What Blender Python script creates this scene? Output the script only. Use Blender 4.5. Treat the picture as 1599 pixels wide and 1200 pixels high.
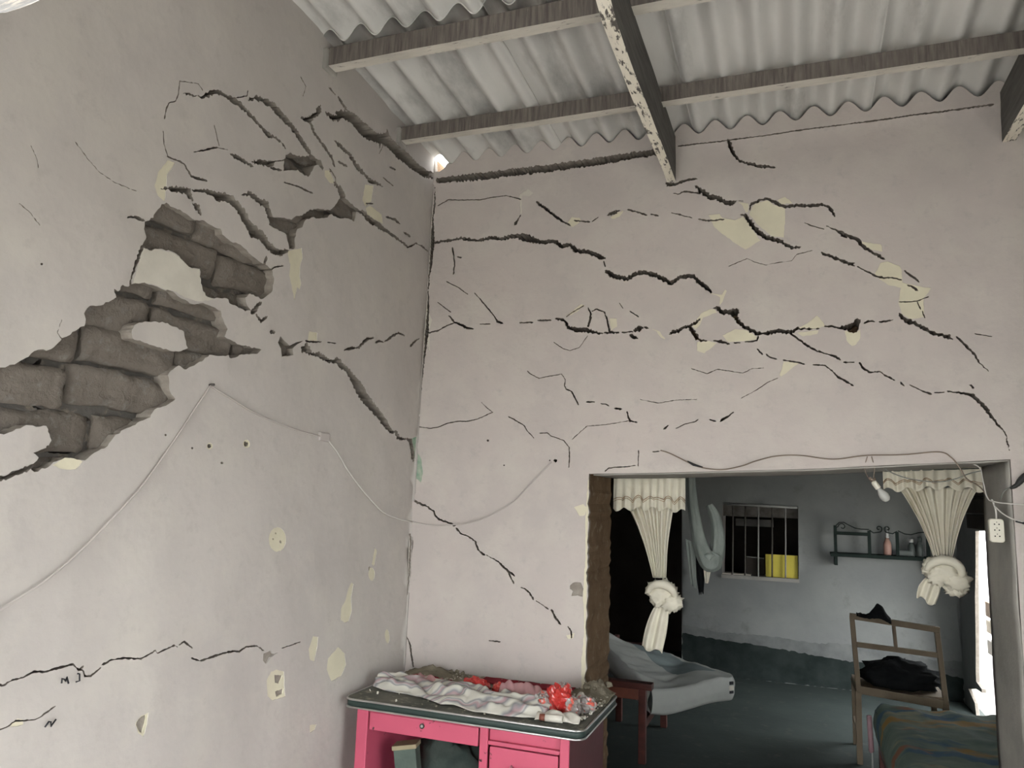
import bpy, bmesh, math, random
import numpy as np
from mathutils import Vector, Matrix, noise
from mathutils.geometry import delaunay_2d_cdt

for o in list(bpy.data.objects):
    bpy.data.objects.remove(o, do_unlink=True)
SC = bpy.context.scene
COL = SC.collection
rnd = random.Random(7)

# ------------------------------------------------------------------ camera
# room frame: X runs right along the back wall, Y runs into the depth, Z is up.
# The corner of the left wall (X = 0) and the back wall (Y = 0) is the origin.
def make_camera():
    y, p, r = math.radians(20.5), math.radians(8.6), math.radians(1.95)
    fwd = Vector((-math.sin(y)*math.cos(p), math.cos(y)*math.cos(p), math.sin(p)))
    r0 = Vector((math.cos(y), math.sin(y), 0.0))
    u0 = r0.cross(fwd)
    right = r0*math.cos(r) + u0*math.sin(r)
    up = -r0*math.sin(r) + u0*math.cos(r)
    m = Matrix((right, up, -fwd)).transposed().to_4x4()
    m.translation = Vector((1.765, -3.375, 1.60))
    cam = bpy.data.cameras.new('camera')
    cam.sensor_fit = 'HORIZONTAL'; cam.sensor_width = 36.0
    cam.lens = 36.0*1180.0/1599.0
    cam.clip_start = 0.05; cam.clip_end = 300
    ob = bpy.data.objects.new('camera', cam)
    ob.matrix_world = m
    COL.objects.link(ob)
    SC.camera = ob
make_camera()

# ------------------------------------------------------------------ sky, exposure
def make_world():
    w = bpy.data.worlds.new('overcast_sky'); SC.world = w
    w.use_nodes = True
    nt = w.node_tree; nt.nodes.clear()
    out = nt.nodes.new('ShaderNodeOutputWorld')
    bg = nt.nodes.new('ShaderNodeBackground')
    bg.inputs['Color'].default_value = (0.965, 1.0, 1.01, 1)
    bg.inputs['Strength'].default_value = 1.6
    nt.links.new(bg.outputs[0], out.inputs[0])
make_world()
SC.view_settings.view_transform = 'Standard'
SC.view_settings.look = 'None'
SC.view_settings.exposure = 2.98
SC.view_settings.gamma = 1.0
SC.view_settings.use_curve_mapping = False

# ------------------------------------------------------------------ survey of cracks and bare patches, in tenths of a millimetre on each wall
LEFT_MARKS = {
 'crack': [
  [-17028,28008,-17003,28003,-16523,28176,-16173,28301,-15845,28595,-15553,28754,-15342,28788,-14982,28798,-14697,28844,-14432,28806,-14206,28839,-14061,28917,-14140,28975,-14319,28974,-14557,29079,-14892,29027,-15286,28917,-15524,28934,-15915,28718,-16217,28395,-16521,28220,-17001,28032],
  [-14200,28858,-14142,28753,-13832,28715,-13590,28675,-13387,28579,-13072,28456,-12731,28597,-12267,28585,-12058,28507,-12010,28515,-12016,28547,-12211,28656,-12680,28696,-12946,28666,-13273,28714,-13522,28755,-13726,28850,-14019,28921],
  [-17222,28312,-17197,28309,-16484,28613,-16302,28501,-16272,28506,-16276,28531,-16475,28644,-17196,28337],
  [-17197,28352,-17218,28313,-17220,27876,-17288,27629,-17515,27441,-17584,27215,-17601,26897,-17582,26875,-17560,26912,-17543,27227,-17485,27430,-17256,27620,-17178,27891,-17175,28333],
  [-17577,26519,-17588,26492,-17516,26118,-17317,25827,-17293,25822,-17289,25848,-17486,26137,-17558,26508],
  [-14774,29080,-14721,29092,-14266,29399,-14239,29608,-14267,29635,-14301,29582,-14304,29419,-14736,29130],
  [-14220,29295,-14133,29327,-13849,29507,-13435,29605,-12960,29629,-12645,29525,-12258,29468,-11791,29411,-11475,29285,-11039,29141,-10657,28992,-10435,29034,-10467,29175,-10855,29324,-11273,29487,-11590,29630,-12022,29762,-12406,29815,-12766,29921,-13347,29816,-13853,29685,-14172,29373],
  [-13796,27226,-13731,27223,-13332,27309,-12723,27518,-12594,27739,-12578,27802,-12656,27757,-12762,27714,-13329,27518,-13734,27280],
  [-12681,27732,-12621,27738,-12142,27984,-12005,28112,-11983,28165,-12050,28133,-12164,28023,-12633,27781],
  [-12858,27429,-12774,27409,-12245,27548,-12138,27620,-12227,27640,-12756,27499],
  [-16330,26411,-16300,26416,-15877,26664,-15543,26874,-15384,26986,-15346,27030,-15396,27025,-15577,26944,-15898,26707,-16309,26439],
  [-15418,26998,-15392,26990,-14958,27109,-14925,27133,-14952,27140,-15387,27021],
  [-14827,27059,-14776,27016,-14481,26971,-14155,27018,-13731,27057,-13642,27098,-13690,27136,-14088,27159,-14397,27149,-14731,27104],
  [-17338,25818,-17307,25801,-16871,25856,-16682,25871,-16436,25718,-16317,25602,-16102,25613,-15691,25706,-15608,25762,-15676,25786,-16082,25703,-16271,25669,-16386,25768,-16651,25915,-16853,25911,-17295,25845],
  [-11990,27241,-11958,27232,-11115,27418,-10729,27431,-10204,27512,-10130,27549,-10177,27571,-10681,27533,-11096,27474,-11949,27267],
  [-15659,27657,-15665,27628,-15494,27352,-15346,27089,-15319,27083,-15312,27112,-15460,27375,-15632,27652],
  [-11331,30156,-10895,30346,-10526,30736,-10304,31088,-10200,31280,-10103,31057,-10163,30856,-10500,30548,-10623,30284,-10873,30191,-11123,30130],
  [-10720,30271,-10730,30179,-10418,29932,-10021,29778,-9560,29655,-9148,29508,-8850,29238,-8782,29235,-8769,29292,-9018,29611,-9448,29765,-9913,29887,-10317,30020,-10607,30277],
  [-9076,30298,-9045,30248,-8598,30152,-8055,30124,-7734,29989,-7211,29802,-6488,29814,-6159,29649,-5577,29828,-5074,29915,-4944,29971,-5014,30007,-5504,29986,-6000,29864,-6384,29920,-6998,30018,-7547,30155,-7891,30294,-8456,30322,-8973,30332],
  [-8652,29582,-8591,29538,-8050,29566,-7918,29622,-7982,29667,-8525,29637],
  [-9741,32261,-9718,32209,-9299,32162,-9218,32191,-9237,32233,-9642,32297],
  [-9082,32205,-9076,32141,-8715,31968,-8441,31903,-8339,31928,-8351,31990,-8587,32090,-8985,32227],
  [-9843,31121,-9756,31045,-9289,31015,-8814,31268,-8511,31596,-8913,31498,-9199,31293,-9643,31214],
  [-9236,31440,-8928,31405,-8482,31489,-7951,31567,-7500,31509,-6934,31412,-6104,31612,-5368,31876,-4721,31927,-3988,31833,-3136,31917,-2242,31965,-1301,32061,-156,32371,-40,32723,-40,32800,-954,32579,-1763,32508,-2564,32556,-3328,32562,-4171,32540,-5022,32544,-5931,32137,-6441,32069,-6959,32111,-7554,32117,-8254,32002,-8849,31720],
  [-5040,32766,-5104,32671,-5228,32216,-4966,32128,-4748,32448,-4963,32741],
  [-5610,32003,-5693,31876,-5595,31574,-5550,31558,-5514,31612,-5504,31966],
  [-17395,24770,-17364,24769,-17102,24856,-16680,24927,-16407,24986,-16267,24889,-16139,24861,-16121,24989,-16238,25261,-16669,25136,-17110,24954,-17371,24796],
  [-16136,24835,-16089,24758,-15991,24669,-15769,24586,-15688,24579,-15691,24648,-15794,24866,-16014,24865],
  [-16211,25225,-16170,25218,-15844,25293,-15453,25335,-15109,25271,-14687,25374,-14408,25341,-14130,25184,-13852,24943,-13472,24652,-13003,24712,-12670,24568,-12304,24412,-11758,24491,-11427,24722,-11325,24842,-11495,24818,-11774,24729,-12127,24696,-12427,24796,-12764,25015,-13145,25071,-13574,25181,-13852,25420,-14179,25599,-14544,25706,-15006,25623,-15395,25537,-15834,25402,-16170,25260],
  [-14122,25871,-14066,25879,-13756,26015,-13373,25918,-12998,25910,-12790,25786,-12699,25586,-12479,25530,-12417,25742,-12560,25934,-12758,26193,-13242,26143,-13716,26170,-14085,25916],
  [-9156,29036,-9151,29000,-8731,28803,-8745,28506,-8469,28427,-8256,28130,-7938,28113,-7888,28362,-8233,28610,-8564,28627,-8650,28856,-9099,29045],
  [-6581,28232,-6502,28022,-5872,27897,-5305,27946,-4717,27910,-4453,27980,-4548,28086,-5133,28164,-5673,28110,-6174,28307],
  [-6272,28126,-6147,28017,-5606,27979,-4858,28015,-3957,27992,-3159,27964,-2295,27930,-1499,28401,-847,28416,-205,28422,-71,28462,-130,28502,-761,28515,-1510,28480,-2282,28015,-3055,28074,-3827,28137,-4725,28174,-5409,28222,-5979,28222],
  [-4546,28703,-4450,28684,-3745,28810,-3254,28784,-3141,28812,-3174,28859,-3643,28959,-4419,28770],
  [-2826,28561,-2743,28507,-2250,28516,-2069,28576,-2154,28631,-2650,28620],
  [-4566,31132,-4488,31103,-4038,31181,-3900,31248,-3981,31277,-4432,31198],
  [-6248,28683,-6144,28683,-5750,28822,-5644,28897,-5751,28896,-6145,28757],
  [-5014,30423,-4984,30394,-4080,30382,-3997,30410,-4029,30440,-4935,30451],
  [-18479,23456,-18413,23454,-18188,23556,-17886,23564,-17787,23620,-17862,23664,-18186,23633,-18431,23513],
  [-17810,22884,-17899,22782,-17964,22477,-18031,22163,-18076,21814,-18096,21620,-18078,21591,-18053,21623,-18022,21818,-17951,22164,-17830,22478,-17763,22789],
  [-12985,22005,-12777,22109,-12649,22292,-12527,22479,-12525,22588,-12667,22515,-12830,22340,-12983,22166],
  [-12750,22070,-12732,22010,-12419,21803,-12140,22087,-12126,22165,-12233,22122,-12406,21949,-12660,22069],
  [-11598,21680,-11621,21626,-11696,21580,-11793,21558,-11876,21570,-11913,21611,-11890,21664,-11817,21710,-11720,21732,-11636,21720],
  [-12577,23870,-12505,23946,-12457,24197,-12502,24257,-12574,24180,-12622,23930],
  [-12228,23773,-12159,23805,-12017,23962,-11591,24132,-11538,24182,-11610,24181,-12053,24001,-12219,23825],
  [-9996,21408,-9682,21691,-9395,21528,-9263,21363,-8850,21475,-8402,21431,-7935,21354,-7607,21482,-7250,21481,-7150,21229,-7570,21254,-8252,21197,-8821,21287,-9458,21262,-9923,21266],
  [-7734,21483,-7657,21324,-7270,21126,-6709,20993,-6331,20726,-6021,20419,-5447,19982,-4795,19667,-4019,19382,-3501,19101,-2805,18787,-2381,18870,-2032,18553,-1242,18616,-737,18551,-388,18634,-671,18739,-1227,18710,-1833,18716,-2205,19003,-2614,18948,-3096,19293,-3602,19607,-4279,19962,-4816,20293,-5433,20701,-5933,20937,-6444,21186,-7007,21350,-7437,21489],
  [-9802,21723,-9689,21696,-9014,21810,-8696,21908,-8652,21940,-8709,21944,-9020,21873,-9690,21784],
  [-8317,21977,-8264,21965,-7700,22047,-7645,22076,-7699,22088,-8264,22004],
  [-7068,21908,-6936,21910,-6468,22057,-5945,22172,-5566,22504,-5342,22669,-4929,22829,-4814,22921,-4986,22916,-5480,22768,-5730,22547,-6038,22242,-6509,22159,-6983,21981],
  [-4773,22680,-4619,22697,-4316,22823,-4049,22836,-3970,22857,-4017,22883,-4332,22924,-4693,22764],
  [-3948,22895,-3788,22934,-3183,23296,-2657,23564,-2181,23561,-2064,23592,-2134,23627,-2682,23652,-3305,23361,-3900,22984],
  [-1449,23162,-1214,23236,-755,23598,-465,23767,-415,23833,-544,23806,-896,23643,-1412,23287],
  [-20112,16426,-20233,16437,-20558,16280,-20782,16179,-21016,16110,-21345,15908,-21830,15701,-22286,15467,-22297,15448,-22273,15444,-21801,15645,-21290,15810,-20942,15987,-20726,16073,-20494,16175,-20166,16331],
  [-20342,18087,-20321,18057,-19815,17810,-19511,17727,-19184,17814,-18834,17759,-18202,17684,-17535,17798,-17498,17825,-17544,17841,-18204,17758,-18819,17839,-19190,17905,-19514,17816,-19783,17883,-20304,18091],
  [-15036,20290,-14930,20320,-14559,20574,-14278,20432,-13682,20472,-13519,20533,-13644,20604,-14157,20686,-14624,20775,-15012,20372],
  [-19930,16895,-19867,16847,-19422,16756,-19013,16751,-18613,16839,-18581,16865,-18624,16880,-19025,16841,-19413,16883,-19858,16923],
  [-20541,18648,-20494,18654,-20199,18855,-19940,19079,-19913,19161,-20003,19143,-20265,18927,-20526,18691],
  [-21469,11063,-21452,11057,-21042,11163,-20529,11189,-20303,11209,-20217,11178,-19989,11259,-19708,11264,-19441,11328,-19069,11271,-18756,11297,-18328,11303,-18154,11123,-18025,11114,-17939,10929,-17723,10891,-17444,11064,-17436,11093,-17475,11095,-17758,10941,-17897,10972,-18001,11133,-18120,11171,-18328,11359,-18780,11354,-19086,11327,-19466,11392,-19723,11295,-20013,11304,-20240,11223,-20320,11262,-20548,11234,-21060,11199,-21462,11075],
  [-18157,11125,-18121,11124,-17998,11189,-17989,11239,-18052,11240,-18151,11153],
  [-17438,11134,-17368,11121,-17181,11197,-16702,11178,-16120,11049,-15780,11164,-15618,11206,-15541,11121,-14868,11234,-14789,11182,-14740,11172,-14764,11209,-14894,11283,-15558,11159,-15624,11252,-15808,11200,-16143,11113,-16715,11240,-17203,11241,-17414,11179],
  [-14718,11225,-14668,11218,-14503,11269,-14152,11045,-14086,11030,-14115,11077,-14491,11332,-14702,11255],
  [-14133,10759,-14071,10698,-13776,10587,-13725,10585,-13761,10620,-14045,10756],
  [-13749,10584,-13674,10558,-13176,10580,-12669,10616,-12137,10596,-11896,10527,-11576,10641,-11005,10577,-10631,10375,-10561,10361,-10594,10406,-10994,10634,-11603,10688,-11934,10588,-12151,10656,-12698,10676,-13217,10652,-13706,10616],
  [-9629,10296,-9583,10282,-8505,10332,-8476,10350,-8526,10364,-9602,10313],
  [-21095,10090,-21077,10083,-20396,10190,-20166,10183,-19970,10206,-19778,10273,-19532,10219,-19316,10188,-19145,10207,-18974,10273,-18727,10376,-18720,10392,-18743,10396,-19004,10312,-19161,10230,-19328,10220,-19539,10257,-19802,10328,-19989,10236,-20179,10214,-20411,10220,-21087,10102],
  [-16072,17531,-16084,17503,-16121,17493,-16154,17509,-16158,17538,-16131,17560,-16093,17556],
  [-14948,17221,-14962,17192,-15002,17182,-15038,17199,-15043,17230,-15013,17252,-14971,17248],
  [-14140,17343,-14167,17287,-14245,17268,-14314,17300,-14323,17358,-14265,17399,-14184,17393],
  [-12356,17557,-12393,17487,-12498,17462,-12591,17502,-12603,17575,-12525,17628,-12415,17620],
  [-13543,16836,-13561,16800,-13613,16789,-13659,16810,-13665,16848,-13626,16874,-13572,16869],
  [-20722,21411,-20731,21381,-20760,21365,-20786,21376,-20791,21405,-20770,21430,-20739,21433],
  [-20332,24852,-20329,24837,-19893,24536,-19525,24371,-18988,24285,-18224,24353,-18205,24365,-18220,24373,-18981,24304,-19515,24389,-19881,24553,-20316,24853],
  [-21484,24204,-21484,24189,-21271,23918,-21210,23745,-21199,23738,-21195,23754,-21257,23930,-21470,24202],
  [-11512,31719,-11511,31695,-11158,31500,-11261,31051,-11247,31034,-11223,31064,-11121,31524,-11480,31725],
  [-13172,23940,-13178,23917,-12864,23435,-12839,23427,-12834,23450,-13148,23933],
  [-699,18706,-787,18560,-547,18108,-459,17772,-165,17623,-40,17820,-154,18164,-467,18617],
  [-21551,22686,-21544,22674,-21281,22579,-20954,22337,-20939,22337,-20943,22351,-21271,22594,-21536,22690],
  [-20013,20154,-20025,20141,-20097,19785,-19728,19439,-19712,19436,-19715,19451,-20080,19792,-20007,20140],
  [-5790,32161,-5794,32130,-5294,31815,-5572,31321,-5563,31296,-5522,31330,-5240,31843,-5746,32166],
 ],
 'spall': [
  [-12004,28291,-11745,28504,-11265,28597,-10782,28785,-10401,29058,-10127,29017,-9758,29116,-9504,28890,-9575,28757,-9887,28856,-10185,28657,-10310,28403,-10528,28078,-10834,28044,-11194,28082,-11654,27848,-12055,27642,-12052,27955],
  [-12717,25844,-12478,25724,-11952,25890,-11305,26037,-11045,26291,-10662,26434,-10364,26513,-10530,26226,-10602,26007,-10883,25843,-11014,25355,-10972,25055,-11334,24873,-11415,25094,-11547,25358,-11882,25394,-12293,25369,-12565,25391,-12585,25534,-12793,25755],
  [-10930,26130,-10658,26224,-10091,26589,-9542,26754,-8977,26999,-8743,27232,-8602,27451,-8914,27350,-9098,27289,-9594,27134,-10272,26834,-10825,26328],
  [-8144,28322,-7705,28250,-7124,28155,-6344,28198,-6053,28049,-6461,28081,-6979,28030,-7101,27516,-7540,27497,-8007,27323,-8586,27211,-8884,27270,-8737,27463,-8435,27822],
  [-17811,23589,-17521,23818,-17461,24014,-17296,24326,-17127,24442,-16960,24381,-16580,24425,-16240,24372,-15960,24319,-15631,24441,-15197,24411,-14831,24434,-14731,24277,-14331,24166,-13865,24211,-13435,24068,-13002,23976,-12605,23925,-12198,23872,-12015,23568,-12029,23088,-12302,22837,-12536,22658,-12796,22676,-13176,22689,-13391,22489,-13279,22293,-13006,22135,-13280,22039,-13607,22069,-14007,22106,-14220,22242,-14760,22100,-15046,22077,-15279,22199,-15419,22422,-15524,22864,-15856,22789,-16172,22872,-16421,22997,-16750,23043,-17176,22978,-17542,22809,-17807,22818,-17777,22996,-17698,23168,-17807,23372],
  [-11290,21598,-11035,21472,-10682,21362,-10321,21559,-9891,21711,-10215,21519,-10474,21282,-10389,21053,-11080,20862,-11171,21143,-11388,21338],
  [-23336,17254,-23054,17618,-22595,17978,-22138,18267,-21647,18528,-21391,18664,-21077,18789,-20815,19003,-20620,19209,-20197,19342,-19969,19613,-19681,19903,-19371,20127,-19354,20314,-19423,20454,-19333,20633,-19171,20737,-18937,20797,-18714,20951,-18490,21146,-18589,21366,-18453,21321,-18327,21550,-18129,21550,-17981,21676,-17657,21796,-17310,21836,-16869,21813,-16498,21855,-16169,21732,-15679,21676,-15204,21830,-14771,21813,-14409,21775,-14224,21463,-14008,21252,-14101,20971,-13673,20898,-13236,20855,-12516,20898,-12119,20943,-12484,20699,-13188,20550,-13587,20355,-13769,20321,-13829,20408,-14178,20309,-14698,20242,-14923,20043,-15375,19746,-15675,19603,-15923,19679,-16131,19524,-16325,19315,-16179,18869,-15914,18642,-16254,18392,-16668,18226,-16774,17987,-17101,17839,-17411,17641,-17720,17502,-17946,17294,-18096,17043,-18382,16891,-18757,16610,-19052,16643,-19335,16651,-19592,16537,-19783,16381,-20127,16245,-20272,16357,-20080,16605,-20252,16713,-19858,16861,-19810,17060,-19949,17267,-20024,17405,-20302,17353,-20558,17375,-20787,17258,-20963,17149,-21146,17109,-21509,17076,-22059,17222,-22586,17147,-22990,17210],
 ],
 'island': [
  [-17939,20342,-17803,20541,-17483,20688,-17073,20784,-16641,20838,-16331,20790,-15970,20721,-15900,20525,-15738,20255,-16029,20096,-16516,20042,-16957,20041,-17318,20082,-17599,20109,-17869,20108],
 ],
 'cream': [
  [-19684,16435,-19390,16648,-19056,16668,-18811,16582,-18980,16371,-19344,16353],
  [-11416,24785,-10541,25198,-10439,24849,-10661,24338,-10373,23793,-10441,23585,-10699,23638,-10944,24252,-11259,24403],
  [-9599,22152,-9022,22215,-8973,21902,-9641,21763],
  [-9437,28817,-9061,28981,-8659,28599,-8990,28461,-9406,28592],
  [-6244,28458,-5869,28715,-4871,28679,-4672,28291,-5383,28222,-6077,28225],
  [-6452,29488,-5793,29688,-5828,28919,-6254,28528,-6547,28709],
  [-17581,25183,-17286,25718,-16977,25780,-17225,25287,-17190,24442,-17481,24527,-17639,24760],
  [-11131,24816,-10545,24879,-10547,23869,-10737,23069,-11185,23932],
  [-19936,10192,-19756,10347,-19605,10292,-19566,10153,-19730,10158],
  [-9743,14203,-9765,14032,-9867,13892,-10032,13804,-10234,13780,-10440,13825,-10621,13928,-10750,14075,-10809,14244,-10789,14409,-10694,14548,-10536,14639,-10337,14667,-10128,14629,-9941,14527,-9805,14377],
  [-5033,12246,-4844,12136,-5015,11597,-4900,11031,-5120,10647,-5461,10630,-5780,10780,-5780,11229,-5478,11555,-5267,11991],
  [-7660,10440,-7305,10344,-7307,9963,-7473,9444,-7784,9583,-7901,9977],
  [-5864,9744,-5322,9369,-5185,8897,-5564,8525,-6208,8462,-6614,8989,-6551,9407],
  [-9768,9587,-9360,9431,-9304,8949,-9190,8533,-9834,8521,-10173,8749,-10301,9307,-10083,9569],
  [-3225,13638,-3002,13399,-3143,12864,-3231,12772,-3438,12884],
  [-3076,12416,-3114,12246,-3251,12152,-3432,12167,-3589,12286,-3662,12463,-3626,12631,-3492,12727,-3311,12714,-3151,12595],
  [-1508,9491,-1533,9307,-1638,9208,-1781,9231,-1908,9366,-1972,9561,-1948,9743,-1845,9844,-1702,9823,-1573,9688],
  [-7490,7091,-7039,7018,-7166,6844,-7454,6796],
  [-16139,9355,-15930,9498,-15673,9524,-15690,9199,-15794,8877,-16015,9043,-16142,9291],
  [-14079,17347,-14098,17280,-14170,17234,-14265,17227,-14348,17262,-14387,17324,-14368,17391,-14298,17436,-14203,17444,-14119,17410],
  [-12287,17563,-12311,17475,-12401,17415,-12522,17406,-12627,17451,-12677,17532,-12654,17619,-12565,17679,-12445,17689,-12338,17645],
 ],
 'white': [
  [-17827,22763,-17173,22954,-16746,23019,-16352,22969,-15852,22764,-15520,22839,-15419,22422,-15313,22190,-14756,22074,-15026,21950,-15566,21809,-16034,21789,-16375,21874,-16811,21829,-17361,21847,-17974,21697,-17889,22242],
 ],
 'chip': [
  [-10599,10274,-10235,10327,-10093,10187,-9772,10171,-10207,10091,-10433,9902,-10596,10046],
  [-10299,14449,-10327,14415,-10392,14417,-10428,14453,-10400,14487,-10335,14485],
  [-10430,14245,-10458,14212,-10522,14214,-10558,14250,-10530,14283,-10466,14281],
  [-9961,14130,-9994,14075,-10073,14079,-10119,14137,-10086,14191,-10007,14188],
  [-9875,9414,-9413,9323,-9576,9044,-9817,9132],
  [-9741,8808,-9290,8828,-9334,8642,-9652,8596],
  [-3456,12690,-3491,12609,-3587,12595,-3672,12659,-3682,12752,-3610,12805,-3509,12777],
  [-16081,9340,-15924,9453,-15741,9461,-15753,9237,-15835,8975,-15997,9125,-16090,9278],
 ],
 'green': [
  [-901,18628,-64,18890,-40,18326,-40,17690,-382,17912,-536,18028],
 ],
}
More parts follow.
